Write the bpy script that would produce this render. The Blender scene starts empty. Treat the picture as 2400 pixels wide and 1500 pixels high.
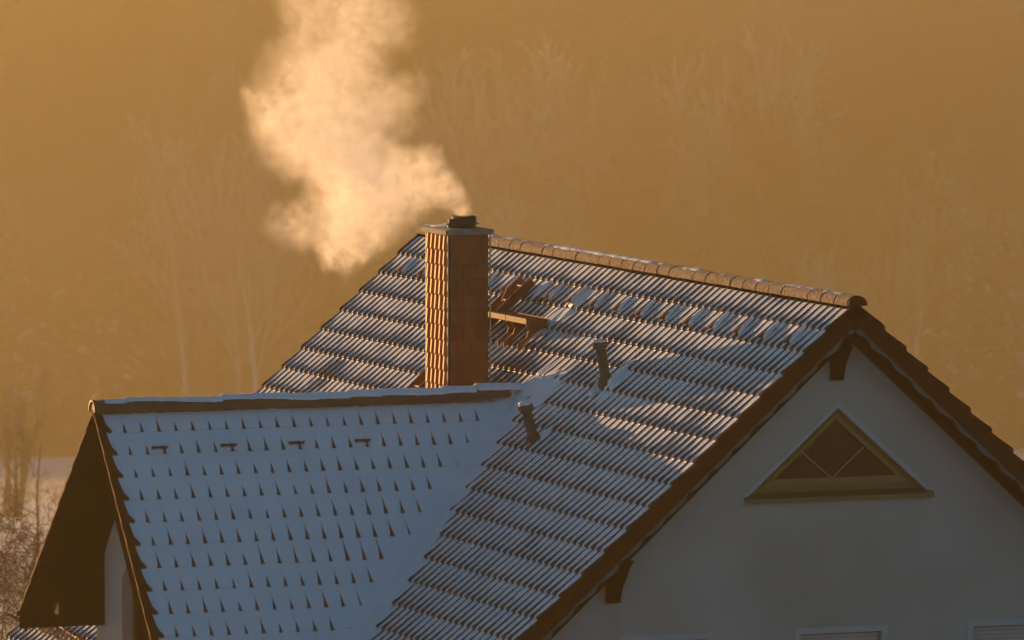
import bpy, math, random
import numpy as np
from mathutils import Vector, Matrix
from mathutils.geometry import tessellate_polygon
random.seed(7)
rng = np.random.default_rng(7)
SC = bpy.context.scene
COL = SC.collection
R = math.radians

# ------------------------------------------------------------------ camera
VX, VY = 0.3626, 0.9320          # horizontal viewing direction (unit)
CAM = Vector((-35.363, -79.373, 6.289))
cd = bpy.data.cameras.new('camera')
cam = bpy.data.objects.new('camera', cd)
COL.objects.link(cam)
Fv = Vector((0.36150, 0.92930, -0.07538)).normalized()
Rv = Vector((0.93197, -0.36253, 0.00114)).normalized()
Uv = Rv.cross(Fv).normalized()
Rv = Fv.cross(Uv)
M = Matrix((Rv, Uv, -Fv)).transposed().to_4x4()
M.translation = CAM
cam.matrix_world = M
cd.sensor_width = 36.0
cd.lens = 36.0 * 16755.9 / 2400.0
cd.clip_start = 1.0
cd.clip_end = 9000.0
cd.dof.use_dof = True
cd.dof.focus_distance = 91.0
cd.dof.aperture_fstop = 4.5
SC.camera = cam

# ------------------------------------------------------------------ sun and sky
SUN_AZ = R(-11.0)      # from +Y towards +X
SUN_EL = R(4.6)
SUN_STRENGTH = 4.0
SKY_STRENGTH = 0.064
EXPOSURE = 1.0
sdir = Vector((math.sin(SUN_AZ) * math.cos(SUN_EL), math.cos(SUN_AZ) * math.cos(SUN_EL), math.sin(SUN_EL)))
sl = bpy.data.lights.new('sun', 'SUN')
sl.energy = SUN_STRENGTH
sl.angle = R(0.53)
sl.color = (1.0, 0.525, 0.20)
so = bpy.data.objects.new('sun', sl)
COL.objects.link(so)
so.location = (-40, 60, 40)
so.rotation_euler = sdir.to_track_quat('Z', 'Y').to_euler()
world = bpy.data.worlds.new('World')
SC.world = world
world.use_nodes = True
wn = world.node_tree.nodes
wl = world.node_tree.links
wn.clear()
sky = wn.new('ShaderNodeTexSky')
sky.sky_type = 'NISHITA'
sky.sun_disc = False
sky.sun_elevation = SUN_EL
sky.sun_rotation = SUN_AZ
sky.altitude = 300
sky.air_density = 1.0
sky.dust_density = 0.6
sky.ozone_density = 3.0
bg = wn.new('ShaderNodeBackground')
bg.inputs[1].default_value = SKY_STRENGTH
wo = wn.new('ShaderNodeOutputWorld')
wb = wn.new('ShaderNodeMix')          # camera white balance: cool shade
wb.data_type = 'RGBA'
wb.blend_type = 'MULTIPLY'
wb.inputs[0].default_value = 1.0
wb.inputs[7].default_value = (0.62, 1.12, 1.12, 1)
wl.new(sky.outputs[0], wb.inputs[6])
wl.new(wb.outputs[2], bg.inputs[0])
wl.new(bg.outputs[0], wo.inputs[0])
vs = SC.view_settings
vs.view_transform = 'Standard'
vs.look = 'None'
vs.exposure = EXPOSURE
vs.gamma = 1.0
vs.use_curve_mapping = False
SC.cycles.use_denoising = True
SC.cycles.denoising_input_passes = 'RGB'
SC.cycles.max_bounces = 12
SC.cycles.volume_bounces = 8
SC.cycles.volume_step_rate = 1.0
SC.cycles.transparent_max_bounces = 8

HAZE_DENSITY = 0.00023
HAZE_ANISO = 0.52
HAZE_COLOR = (1.0, 0.85, 0.46, 1)


# ------------------------------------------------------------------ materials
def nodemat(name):
    m = bpy.data.materials.new(name)
    m.use_nodes = True
    nt = m.node_tree
    b = nt.nodes['Principled BSDF']
    return m, nt, b


def N(nt, kind, **kw):
    n = nt.nodes.new(kind)
    for k, v in kw.items():
        setattr(n, k, v)
    return n


def noise(nt, scale, detail=4, rough=0.55, vec=None):
    n = nt.nodes.new('ShaderNodeTexNoise')
    n.inputs['Scale'].default_value = scale
    n.inputs['Detail'].default_value = detail
    n.inputs['Roughness'].default_value = rough
    if vec is not None:
        nt.links.new(vec, n.inputs['Vector'])
    return n


def ramp(nt, src, stops):
    r = nt.nodes.new('ShaderNodeValToRGB')
    els = r.color_ramp.elements
    while len(els) < len(stops):
        els.new(0.5)
    for e, (p, c) in zip(els, stops):
        e.position = p
        e.color = (c[0], c[1], c[2], 1)
    nt.links.new(src, r.inputs[0])
    return r


def mat(name, c1, c2=None, scale=8.0, rough=0.7, bump=0.0, bscale=60.0, detail=5, lo=0.35, hi=0.65,
        metallic=0.0, stretch=None, objrand=0.0, spec=0.5, dist=0.01):
    m, nt, b = nodemat(name)
    geo = nt.nodes.new('ShaderNodeNewGeometry')
    vec = geo.outputs['Position']
    if stretch:
        mp = nt.nodes.new('ShaderNodeMapping')
        mp.inputs['Scale'].default_value = stretch
        nt.links.new(vec, mp.inputs[0])
        vec = mp.outputs[0]
    n = noise(nt, scale, detail, vec=vec)
    r = ramp(nt, n.outputs['Fac'], [(lo, c1), (hi, c2 or c1)])
    col = r.outputs[0]
    if objrand > 0:
        oi = nt.nodes.new('ShaderNodeObjectInfo')
        mr = nt.nodes.new('ShaderNodeMapRange')
        mr.inputs[3].default_value = 1 - objrand
        mr.inputs[4].default_value = 1 + objrand
        nt.links.new(oi.outputs['Random'], mr.inputs[0])
        mx = nt.nodes.new('ShaderNodeMix')
        mx.data_type = 'RGBA'
        mx.blend_type = 'MULTIPLY'
        mx.inputs[0].default_value = 1
        nt.links.new(col, mx.inputs[6])
        nt.links.new(mr.outputs[0], mx.inputs[7])
        col = mx.outputs[2]
    nt.links.new(col, b.inputs['Base Color'])
    b.inputs['Roughness'].default_value = rough
    b.inputs['Metallic'].default_value = metallic
    b.inputs['Specular IOR Level'].default_value = spec
    if bump > 0:
        n2 = noise(nt, bscale, 4, vec=geo.outputs['Position'])
        bp = nt.nodes.new('ShaderNodeBump')
        bp.inputs['Strength'].default_value = bump
        bp.inputs['Distance'].default_value = dist
        nt.links.new(n2.outputs['Fac'], bp.inputs['Height'])
        nt.links.new(bp.outputs[0], b.inputs['Normal'])
    return m


M_TILE = mat('clay_tile', (0.055, 0.017, 0.007), (0.12, 0.04, 0.016), 3.0, 0.42, 0.3, 120, objrand=0.18)
M_VERGE = mat('verge_clay', (0.065, 0.012, 0.003), (0.12, 0.021, 0.005), 4.0, 0.75, 0.3, 90, objrand=0.05, spec=0.15)
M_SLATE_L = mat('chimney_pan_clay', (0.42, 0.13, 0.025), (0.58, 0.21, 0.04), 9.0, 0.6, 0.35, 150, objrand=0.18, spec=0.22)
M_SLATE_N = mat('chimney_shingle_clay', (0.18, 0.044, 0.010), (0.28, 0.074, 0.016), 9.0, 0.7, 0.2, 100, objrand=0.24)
M_REDMETAL = mat('red_brown_metal', (0.15, 0.042, 0.014), (0.24, 0.07, 0.022), 14.0, 0.65, 0.1, 80)
M_CAP = mat('cap_concrete', (0.17, 0.16, 0.13), (0.27, 0.25, 0.2), 12.0, 0.8, 0.2, 80)
M_DARKMETAL = mat('dark_flue_metal', (0.035, 0.03, 0.022), (0.07, 0.055, 0.035), 20.0, 0.4, 0.1, 80, metallic=0.6)
M_ZINC = mat('zinc_strip', (0.28, 0.26, 0.22), (0.4, 0.36, 0.3), 20.0, 0.35, 0.05, 80, metallic=0.7)
M_VENT = mat('vent_plastic', (0.08, 0.06, 0.035), (0.13, 0.10, 0.06), 20.0, 0.6, 0.1, 80)
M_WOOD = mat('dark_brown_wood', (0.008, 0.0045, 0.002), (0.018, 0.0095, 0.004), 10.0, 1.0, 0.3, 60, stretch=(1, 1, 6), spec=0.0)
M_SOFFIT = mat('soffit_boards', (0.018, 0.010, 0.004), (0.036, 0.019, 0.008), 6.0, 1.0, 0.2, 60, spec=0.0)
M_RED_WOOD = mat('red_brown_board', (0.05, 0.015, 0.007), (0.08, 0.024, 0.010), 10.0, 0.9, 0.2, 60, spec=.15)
M_SCALLOP = mat('weathered_scallop', (0.09, 0.095, 0.07), (0.16, 0.155, 0.12), 9.0, 0.75, 0.25, 70)
M_FRAME = mat('oak_frame', (0.17, 0.085, 0.016), (0.26, 0.14, 0.032), 8.0, 0.45, 0.1, 60, stretch=(6, 1, 1))
M_BRASS = mat('bronze_sill', (0.17, 0.125, 0.045), (0.23, 0.175, 0.07), 15.0, 0.4, 0.05, 60, metallic=0.4)
M_TRIM = mat('white_plaster_band', (0.44, 0.42, 0.39), (0.49, 0.47, 0.44), 5.0, 0.85, 0.15, 120)
M_SHUTTER = mat('shutter_slats', (0.5, 0.42, 0.38), (0.56, 0.48, 0.43), 5.0, 0.6)
M_INSIDE = mat('interior', (0.02, 0.008, 0.005), (0.035, 0.013, 0.008), 3.0, 0.9)
M_CURTAIN = mat('curtain', (0.5, 0.36, 0.2), None, 3.0, 0.9)
M_MUNTIN = mat('brass_bar', (0.75, 0.62, 0.4), None, 3.0, 0.3, metallic=0.3)
M_BARK = mat('bark', (0.22, 0.13, 0.06), (0.30, 0.19, 0.09), 3.0, 0.9)
M_TWIG = mat('twig_bush', (0.18, 0.10, 0.04), (0.30, 0.16, 0.07), 3.0, 0.8)
M_VINE = mat('dry_vine', (0.26, 0.12, 0.04), (0.42, 0.22, 0.08), 12.0, 0.7)
M_ICE = mat('ice', (0.75, 0.78, 0.8), (0.85, 0.87, 0.9), 40.0, 0.25, 0.5, 120)


def glass_mat():
    m, nt, b = nodemat('window_glass')
    b.inputs['Base Color'].default_value = (0.8, 0.75, 0.7, 1)
    b.inputs['Roughness'].default_value = 0.02
    b.inputs['Transmission Weight'].default_value = 1.0
    b.inputs['IOR'].default_value = 1.3
    b.inputs['Specular IOR Level'].default_value = 0.3
    return m


M_GLASS = glass_mat()


def snow_mat():
    m, nt, b = nodemat('snow')
    geo = nt.nodes.new('ShaderNodeNewGeometry')
    n1 = noise(nt, 2.2, 5, vec=geo.outputs['Position'])
    r = ramp(nt, n1.outputs['Fac'], [(0.3, (0.76, 0.79, 0.82)), (0.7, (0.86, 0.87, 0.89))])
    nt.links.new(r.outputs[0], b.inputs['Base Color'])
    b.inputs['Roughness'].default_value = 0.55
    b.inputs['Specular IOR Level'].default_value = 0.3
    n2 = noise(nt, 45, 6, 0.6, vec=geo.outputs['Position'])
    n3 = noise(nt, 260, 2, 0.6, vec=geo.outputs['Position'])
    ad = N(nt, 'ShaderNodeMath', operation='MULTIPLY_ADD')
    nt.links.new(n3.outputs['Fac'], ad.inputs[0])
    ad.inputs[1].default_value = 0.35
    nt.links.new(n2.outputs['Fac'], ad.inputs[2])
    bp = nt.nodes.new('ShaderNodeBump')
    bp.inputs['Strength'].default_value = 0.35
    bp.inputs['Distance'].default_value = 0.008
    nt.links.new(ad.outputs[0], bp.inputs['Height'])
    nt.links.new(bp.outputs[0], b.inputs['Normal'])
    return m


M_SNOW = snow_mat()


def ridge_mat():
    """rough clay ridge caps with patches of hoar frost"""
    m, nt, b = nodemat('frosted_ridge_clay')
    geo = nt.nodes.new('ShaderNodeNewGeometry')
    n1 = noise(nt, 22, 6, 0.65, vec=geo.outputs['Position'])
    r1 = ramp(nt, n1.outputs['Fac'], [(0.38, (0.06, 0.026, 0.010)), (0.62, (0.32, 0.155, 0.055))])
    n2 = noise(nt, 30, 7, 0.75, vec=geo.outputs['Position'])
    r2 = ramp(nt, n2.outputs['Fac'], [(0.48, (0, 0, 0)), (0.64, (.9, .9, .9))])
    mx = nt.nodes.new('ShaderNodeMix')
    mx.data_type = 'RGBA'
    nt.links.new(r2.outputs[0], mx.inputs[0])
    nt.links.new(r1.outputs[0], mx.inputs[6])
    mx.inputs[7].default_value = (0.55, 0.52, 0.48, 1)
    nt.links.new(mx.outputs[2], b.inputs['Base Color'])
    b.inputs['Roughness'].default_value = 0.85
    b.inputs['Specular IOR Level'].default_value = 0.4
    bp = nt.nodes.new('ShaderNodeBump')
    bp.inputs['Strength'].default_value = 1.0
    bp.inputs['Distance'].default_value = 0.03
    nt.links.new(n1.outputs['Fac'], bp.inputs['Height'])
    nt.links.new(bp.outputs[0], b.inputs['Normal'])
    return m


M_RIDGE = ridge_mat()
M_RIDGE2 = mat('ridge_clay', (0.14, 0.048, 0.018), (0.22, 0.08, 0.03), 9.0, 0.6, 0.4, 60, objrand=0.12)


def plaster_mat():
    m, nt, b = nodemat('gable_plaster')
    geo = nt.nodes.new('ShaderNodeNewGeometry')
    n0 = noise(nt, 0.9, 4, 0.5, vec=geo.outputs['Position'])
    r = ramp(nt, n0.outputs['Fac'], [(0.35, (0.44, 0.375, 0.315)), (0.65, (0.53, 0.455, 0.385))])
    # damp stains with their own ragged outline above the middle window
    col = r.outputs[0]
    for (cx, cz, sx, sz, k) in [(-0.15, -3.85, 1.0, 0.55, 0.30), (-0.75, -3.35, 0.55, 0.6, 0.20), (-3.0, -3.95, 0.16, 0.55, 0.45),
                               (-2.1, -3.9, 0.5, 0.25, 0.25)]:
        sub = N(nt, 'ShaderNodeVectorMath', operation='SUBTRACT')
        nt.links.new(geo.outputs['Position'], sub.inputs[0])
        sub.inputs[1].default_value = (cx, 0.45, cz)
        mul = N(nt, 'ShaderNodeVectorMath', operation='MULTIPLY')
        nt.links.new(sub.outputs[0], mul.inputs[0])
        mul.inputs[1].default_value = (1 / sx, 0, 1 / sz)
        ln = N(nt, 'ShaderNodeVectorMath', operation='LENGTH')
        nt.links.new(mul.outputs[0], ln.inputs[0])
        nn = noise(nt, 3.2, 5, 0.6, vec=geo.outputs['Position'])
        ad = N(nt, 'ShaderNodeMath', operation='MULTIPLY_ADD')
        nt.links.new(nn.outputs['Fac'], ad.inputs[0])
        ad.inputs[1].default_value = 2.6
        nt.links.new(ln.outputs['Value'], ad.inputs[2])
        mr = nt.nodes.new('ShaderNodeMapRange')
        mr.inputs[1].default_value = 1.3
        mr.inputs[2].default_value = 2.4
        mr.inputs[3].default_value = k
        mr.inputs[4].default_value = 0
        nt.links.new(ad.outputs[0], mr.inputs[0])
        mx = nt.nodes.new('ShaderNodeMix')
        mx.data_type = 'RGBA'
        nt.links.new(mr.outputs[0], mx.inputs[0])
        nt.links.new(col, mx.inputs[6])
        mx.inputs[7].default_value = (0.33, 0.27, 0.17, 1)
        col = mx.outputs[2]
    nt.links.new(col, b.inputs['Base Color'])
    b.inputs['Roughness'].default_value = 0.92
    n2 = noise(nt, 70, 5, 0.65, vec=geo.outputs['Position'])
    bp = nt.nodes.new('ShaderNodeBump')
    bp.inputs['Strength'].default_value = 1.0
    bp.inputs['Distance'].default_value = 0.010
    nt.links.new(n2.outputs['Fac'], bp.inputs['Height'])
    nt.links.new(bp.outputs[0], b.inputs['Normal'])
    return m


M_WALL = plaster_mat()


def ground_mat():
    m, nt, b = nodemat('snow_field')
    geo = nt.nodes.new('ShaderNodeNewGeometry')
    n1 = noise(nt, 0.02, 6, 0.6, vec=geo.outputs['Position'])
    r = ramp(nt, n1.outputs['Fac'], [(0.35, (0.42, 0.42, 0.43)), (0.65, (0.55, 0.55, 0.57))])
    # grass blades through thin snow
    n2 = noise(nt, 0.6, 6, 0.7, vec=geo.outputs['Position'])
    r2 = ramp(nt, n2.outputs['Fac'], [(0.62, (0, 0, 0)), (0.75, (1, 1, 1))])
    mx = nt.nodes.new('ShaderNodeMix')
    mx.data_type = 'RGBA'
    nt.links.new(r2.outputs[0], mx.inputs[0])
    nt.links.new(r.outputs[0], mx.inputs[6])
    mx.inputs[7].default_value = (0.25, 0.2, 0.12, 1)
    nt.links.new(mx.outputs[2], b.inputs['Base Color'])
    b.inputs['Roughness'].default_value = 0.8
    return m


M_GROUND = ground_mat()
M_FFLOOR = mat('forest_floor', (0.04, 0.028, 0.016), (0.22, 0.20, 0.18), 0.03, 0.95, lo=.47, hi=.62)
M_DARKTWIG = mat('dark_twigs', (0.012, 0.008, 0.004), (0.03, 0.018, 0.01), 1.0, 0.9)
M_FTREE = mat('frosted_twigs', (0.03, 0.02, 0.01), (0.26, 0.21, 0.17), 0.022, 0.9, objrand=0.3, lo=0.4, hi=0.62)
M_CONIFER = mat('snowy_needles', (0.02, 0.015, 0.008), (0.50, 0.48, 0.46), 0.45, 0.9, lo=0.52, hi=0.66)
M_PALETWIG = mat('pale_twigs', (0.28, 0.24, 0.19), (0.42, 0.38, 0.33), 1.0, 0.8)
M_PALEBARK = mat('pale_birch_bark', (0.5, 0.45, 0.4), (0.66, 0.6, 0.54), 1.0, 0.8)
M_DARKBARK = mat('dark_trunk_bark', (0.02, 0.012, 0.006), (0.035, 0.02, 0.01), 1.0, 0.9)


# ------------------------------------------------------------------ mesh helpers
class MB:
    def __init__(s):
        s.v = []
        s.f = []
        s.n = 0

    def add(s, V, Fc):
        V = np.asarray(V, float).reshape(-1, 3)
        s.v.append(V)
        o = s.n
        s.f.extend([tuple(int(i) + o for i in f) for f in Fc])
        s.n += len(V)
        return s

    def box(s, x0, x1, y0, y1, z0, z1):
        V = [(x, y, z) for x in (x0, x1) for y in (y0, y1) for z in (z0, z1)]
        return s.add(V, [(0, 1, 3, 2), (4, 6, 7, 5), (0, 4, 5, 1), (2, 3, 7, 6), (0, 2, 6, 4), (1, 5, 7, 3)])

    def obox(s, o, a, b, c):
        """box from corner o along vectors a,b,c"""
        o, a, b, c = [np.array(q, float) for q in (o, a, b, c)]
        V = [o + i * a + j * b + k * c for i in (0, 1) for j in (0, 1) for k in (0, 1)]
        return s.add(V, [(0, 1, 3, 2), (4, 6, 7, 5), (0, 4, 5, 1), (2, 3, 7, 6), (0, 2, 6, 4), (1, 5, 7, 3)])

    def prism(s, poly, ext):
        """poly: 3D points in a plane; ext: extrusion vector"""
        P = np.array(poly, float)
        n = len(P)
        V = np.vstack([P, P + np.array(ext, float)])
        tri = tessellate_polygon([[Vector(q) for q in P]])
        Fc = [t for t in tri] + [tuple(n + i for i in reversed(t)) for t in tri]
        Fc += [(i, (i + 1) % n, n + (i + 1) % n, n + i) for i in range(n)]
        return s.add(V, Fc)

    def tube(s, pts, rad, n=8, cap=True):
        P = [Vector(q) for q in pts]
        if not hasattr(rad, '__len__'):
            rad = [rad] * len(P)
        V = []
        Fc = []
        up = Vector((0, 0, 1))
        d0 = (P[-1] - P[0]).normalized()
        if abs(d0.z) > 0.9:
            up = Vector((1, 0, 0))
        for i, q in enumerate(P):
            d = (P[min(i + 1, len(P) - 1)] - P[max(i - 1, 0)]).normalized()
            a = d.cross(up).normalized()
            b = d.cross(a)
            for k in range(n):
                t = 2 * math.pi * k / n
                V.append(q + (a * math.cos(t) + b * math.sin(t)) * rad[i])
        for i in range(len(P) - 1):
            for k in range(n):
                Fc.append((i * n + k, i * n + (k + 1) % n, (i + 1) * n + (k + 1) % n, (i + 1) * n + k))
        if cap:
            Fc.append(tuple(range(n)))
            Fc.append(tuple((len(P) - 1) * n + k for k in reversed(range(n))))
        return s.add([tuple(q) for q in V], Fc)

    def grid(s, G):
        G = np.asarray(G, float)
        a, b, _ = G.shape
        idx = np.arange(a * b).reshape(a, b)
        q = np.stack([idx[:-1, :-1], idx[1:, :-1], idx[1:, 1:], idx[:-1, 1:]], -1).reshape(-1, 4)
        return s.add(G.reshape(-1, 3), q)

    def mesh(s, name, material, smooth=False):
        me = bpy.data.meshes.new(name)
        V = np.vstack(s.v)
        me.from_pydata(V.tolist(), [], s.f)
        me.materials.append(material)
        if smooth:
            me.polygons.foreach_set('use_smooth', [True] * len(me.polygons))
        me.update()
        return me

    def build(s, name, material, parent=None, smooth=False, label=None, kind=None):
        return link(name, s.mesh(name, material, smooth), parent, label, kind)


def link(name, me, parent=None, label=None, kind=None):
    o = bpy.data.objects.new(name, me)
    COL.objects.link(o)
    if parent is not None:
        o.parent = parent
        if parent.location.length > 0 or parent.parent is not None:
            pass
    if label:
        o['label'] = label
    if kind:
        o['kind'] = kind
    return o


def tag(o, label=None, cat=None, group=None, kind=None):
    if label:
        o['label'] = label
    if cat:
        o['category'] = cat
    if group:
        o['group'] = group
    if kind:
        o['kind'] = kind
    return o


def empty(name, loc=(0, 0, 0), parent=None):
    o = bpy.data.objects.new(name, None)
    COL.objects.link(o)
    o.location = loc
    o.parent = parent
    return o


def bulk(name, V, Q, material, smooth=False):
    """fast numpy mesh; Q (n,4) or (n,3)"""
    V = np.ascontiguousarray(V, dtype=np.float32)
    Q = np.ascontiguousarray(Q, dtype=np.int32)
    me = bpy.data.meshes.new(name)
    me.vertices.add(len(V))
    me.vertices.foreach_set('co', V.ravel())
    k = Q.shape[1]
    me.loops.add(Q.size)
    me.loops.foreach_set('vertex_index', Q.ravel())
    me.polygons.add(len(Q))
    me.polygons.foreach_set('loop_start', np.arange(0, Q.size, k, dtype=np.int32))
    me.polygons.foreach_set('loop_total', np.full(len(Q), k, dtype=np.int32))
    if smooth:
        me.polygons.foreach_set('use_smooth', np.ones(len(Q), dtype=bool))
    me.materials.append(material)
    me.update(calc_edges=True)
    return me


def vnoise(x, y, seed=0):
    """cheap smooth value noise on arrays"""
    x = np.asarray(x, float)
    y = np.asarray(y, float)
    xi = np.floor(x)
    yi = np.floor(y)
    fx = x - xi
    fy = y - yi
    fx = fx * fx * (3 - 2 * fx)
    fy = fy * fy * (3 - 2 * fy)

    def h(a, b):
        t = np.sin(a * 127.1 + b * 311.7 + seed * 74.7) * 43758.5453
        return t - np.floor(t)
    return (h(xi, yi) * (1 - fx) + h(xi + 1, yi) * fx) * (1 - fy) + (h(xi, yi + 1) * (1 - fx) + h(xi + 1, yi + 1) * fx) * fy


# ------------------------------------------------------------------ terrain
def ground_z(x, y):
    r = (x - CAM.x) * VX + (y - CAM.y) * VY
    s = (x - CAM.x) * VY - (y - CAM.y) * VX
    z = np.interp(r, [-400, 0, 40, 118, 500, 1000, 1700, 1950],
                  [4.0, 3.2, -9.3, -9.5, -46.2, -88.8, 2.0, 8.0])
    z = z + (vnoise(x / 90, y / 90, 3) - 0.5) * 2.2 * np.clip((r - 130) / 100, 0, 1)
    z = z + 34.0 * np.clip((r - 1100) / 700, 0, 1) * np.clip((-s - 330) / 350, 0, 1)  # unseen sunward rise, added so its shadow dims the low valley haze
    z = z + 0.012 * s * np.clip((r - 500) / 400, 0, 1) * np.clip(1 - abs(s) / 900, 0, 1)
    return z


rs = np.concatenate([np.linspace(-300, 100, 30), np.linspace(110, 1500, 180), np.linspace(1520, 1940, 16)])
ss = np.concatenate([np.linspace(-1200, -230, 22), np.linspace(-220, 220, 96), np.linspace(230, 1200, 22)])
RR, SS = np.meshgrid(rs, ss, indexing='ij')
GX = CAM.x + RR * VX + SS * VY
GY = CAM.y + RR * VY - SS * VX
GZ = ground_z(GX, GY)
idx = np.arange(GX.size).reshape(GX.shape)
Q = np.stack([idx[:-1, :-1], idx[:-1, 1:], idx[1:, 1:], idx[1:, :-1]], -1).reshape(-1, 4)
gme = bulk('ground', np.stack([GX, GY, GZ], -1).reshape(-1, 3), Q, M_GROUND, True)
gme.materials.append(M_FFLOOR)
cr = RR[:-1, :-1].reshape(-1)
gme.polygons.foreach_set('material_index', (cr > 985).astype(np.int32))
tag(link('ground', gme), kind='structure')


def at(r, s, dz=0.0):
    x = CAM.x + r * VX + s * VY
    y = CAM.y + r * VY - s * VX
    return (x, y, float(ground_z(np.array(x), np.array(y))) + dz)


# ------------------------------------------------------------------ house constants
PM = R(41.924)
SM, CM = math.sin(PM), math.cos(PM)
CL, T0, TW, LY = 0.3888, 0.155, 0.2, 15.0
PD = R(49.133)
SD, CDc = math.sin(PD), math.cos(PD)
CL2, S0, TW2 = 0.3485, 0.0176, 0.2276
PDF = R(42.4)
SDF, CDF, CLF = math.sin(PDF), math.cos(PDF), 0.400
YD, ZD = 6.596, -1.656
LIFT, ROLL = 0.030, 0.038
TOP = LIFT + ROLL + 0.0135


def PL(t, y, h):      # left main slope
    return np.stack([-t * CM - h * SM, y + 0 * t, -t * SM + h * CM], -1)


def PR(t, y, h):      # right main slope
    return np.stack([t * CM + h * SM, y + 0 * t, -t * SM + h * CM], -1)


def PN(t, x, h):      # dormer slope facing the camera
    return np.stack([x + 0 * t, YD - t * CDc - h * SD, ZD - t * SD + h * CDc], -1)


def PF(t, x, h):      # dormer slope facing away
    return np.stack([x + 0 * t, YD + t * CDF + h * SDF, ZD - t * SDF + h * CDF], -1)


def rollp(u, tw):
    """roll height 0..1 at position u (0..1) across one tile"""
    u = np.asarray(u, float)
    c = 0.20
    w = 0.185
    q = np.clip(1 - np.abs((u - c) / w) ** 3, 0, None)
    return q ** 0.6


UA = np.array([0, .018, .04, .09, .20, .30, .355, .388, .6, 1.0])
RA = rollp(UA, 1)


def tile_h(u, f, bulge=True):
    b = 1 + 0.34 * np.clip((f - 0.55) / 0.4, 0, 1) ** 1.5
    return -TOP + LIFT * f + ROLL * rollp(u, 1) * b


TOP2 = 0.0885


def tri_h(u):
    return np.interp(u, [0, .02, .30, .47, .6, 1], [0, 0, 1, 0, -.04, 0])


def tile_h2(u, f):
    return -TOP2 + LIFT * f + 0.045 * tri_h(u) * (1 + 0.3 * np.clip((f - 0.6) / 0.4, 0, 1))


UB = np.array([0, .02, .11, .20, .30, .38, .47, .6, 1.0])


def tile_local2(tw, cl):
    fs = np.array([-0.06, 0.6, 1.0])
    V = []
    Fq = []
    na = len(UB)
    for f in fs:
        for u, h in zip(UB, tile_h2(UB, f)):
            V.append((f * cl, u * tw, h))
    for i in range(len(fs) - 1):
        for j in range(na - 1):
            a = i * na + j
            Fq.append((a, a + 1, a + na + 1, a + na))
    o = len(V)
    for u, h in zip(UB, tile_h2(UB, 1.0)):
        V.append((cl - .002, u * tw, min(h - .02, -TOP2 + .012)))
    b = (len(fs) - 1) * na
    for j in range(na - 1):
        Fq.append((b + j, b + j + 1, o + j + 1, o + j))
    return np.array(V), Fq


def tile_local(tw, cl, mirror=False):
    """vertices in (t, a, h) for one tile from t=-0.03 to cl"""
    fs = np.array([-0.08, 0.7, 0.93, 1.0])
    V = []
    Fq = []
    na = len(UA)
    for f in fs:
        hh = tile_h(UA, f)
        if f == 1.0:
            hh = hh - 0.004
        for u, h in zip(UA, hh):
            V.append((f * cl, u * tw, h))
    for i in range(len(fs) - 1):
        for j in range(na - 1):
            a = i * na + j
            Fq.append((a, a + 1, a + na + 1, a + na))
    o = len(V)
    # lower end face: thickness
    hh = tile_h(UA, 1.0) - 0.004
    for u, h in zip(UA, hh):
        V.append((cl - 0.002, u * tw, h - 0.019 - 0.030 * rollp(u, 1) * 0.6))
    b = (len(fs) - 1) * na
    for j in range(na - 1):
        Fq.append((b + j, b + j + 1, o + j + 1, o + j))
    # side edges
    for j, sgn in ((0, 1), (na - 1, -1)):
        p = len(V)
        for f in (-0.08, 1.0):
            V.append((f * cl, UA[j] * tw, -TOP + LIFT * f - 0.019))
        top0 = j
        top1 = (len(fs) - 1) * na + j
        Fq.append((top0, top1, p + 1, p) if sgn > 0 else (top1, top0, p, p + 1))
    return np.array(V), Fq


TLV, TLF = tile_local(TW, CL)
TLV2, TLF2 = tile_local2(TW2, CL2)


def z_main_left(x):
    return x * SM / CM


house = empty('house', (0, 0, -9.5))
tag(house, 'white plastered house with snow-dusted brown tiled gable roofs and a smoking chimney', 'house')


class HouseSpace:
    pass


def hp(o, parent=house):
    """parent a mesh built in world coordinates under the house"""
    o.parent = parent
    if parent is house:
        o.matrix_parent_inverse = Matrix.Translation((0, 0, 9.5))
    return o


def part(mb, name, material, parent=house, smooth=False, label=None, kind=None):
    o = mb.build(name, material, None, smooth, label, kind)
    return hp(o, parent)


# ------------------------------------------------------------------ main roof deck (solid under the tiles)
main_roof = hp(MB().prism([(0, 0.03, -0.115), (-9.6 * CM, 0.03, -9.6 * SM - 0.115), (-9.6 * CM, 0.03, -9.6 * SM - 0.16),
                           (0, 0.03, -0.28), (9.6 * CM, 0.03, -9.6 * SM - 0.16), (9.6 * CM, 0.03, -9.6 * SM - 0.115)],
                          (0, 14.94, 0)).build('main_roof', M_SOFFIT))



def tile_mesh(PFn, V, Fq, tname, flip):
    """tile mesh with its own origin: rows run along the second axis"""
    W = PFn(V[:, 0], V[:, 1], V[:, 2]) - PFn(np.zeros(1), np.zeros(1), np.zeros(1))[0]
    mb = MB()
    mb.add(W, [tuple(reversed(f)) for f in Fq] if flip else Fq)
    return mb.mesh(tname, M_TILE)


tile_me = tile_mesh(PL, TLV, TLF, 'roof_tile', False)


def in_view(P):
    d = Vector(P) - CAM
    z = d.dot(Fv)
    px = 1200 + 16756 * d.dot(Rv) / z
    py = 750 - 16756 * d.dot(Uv) / z
    return -30 < px < 2430 and -30 < py < 1540


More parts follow.
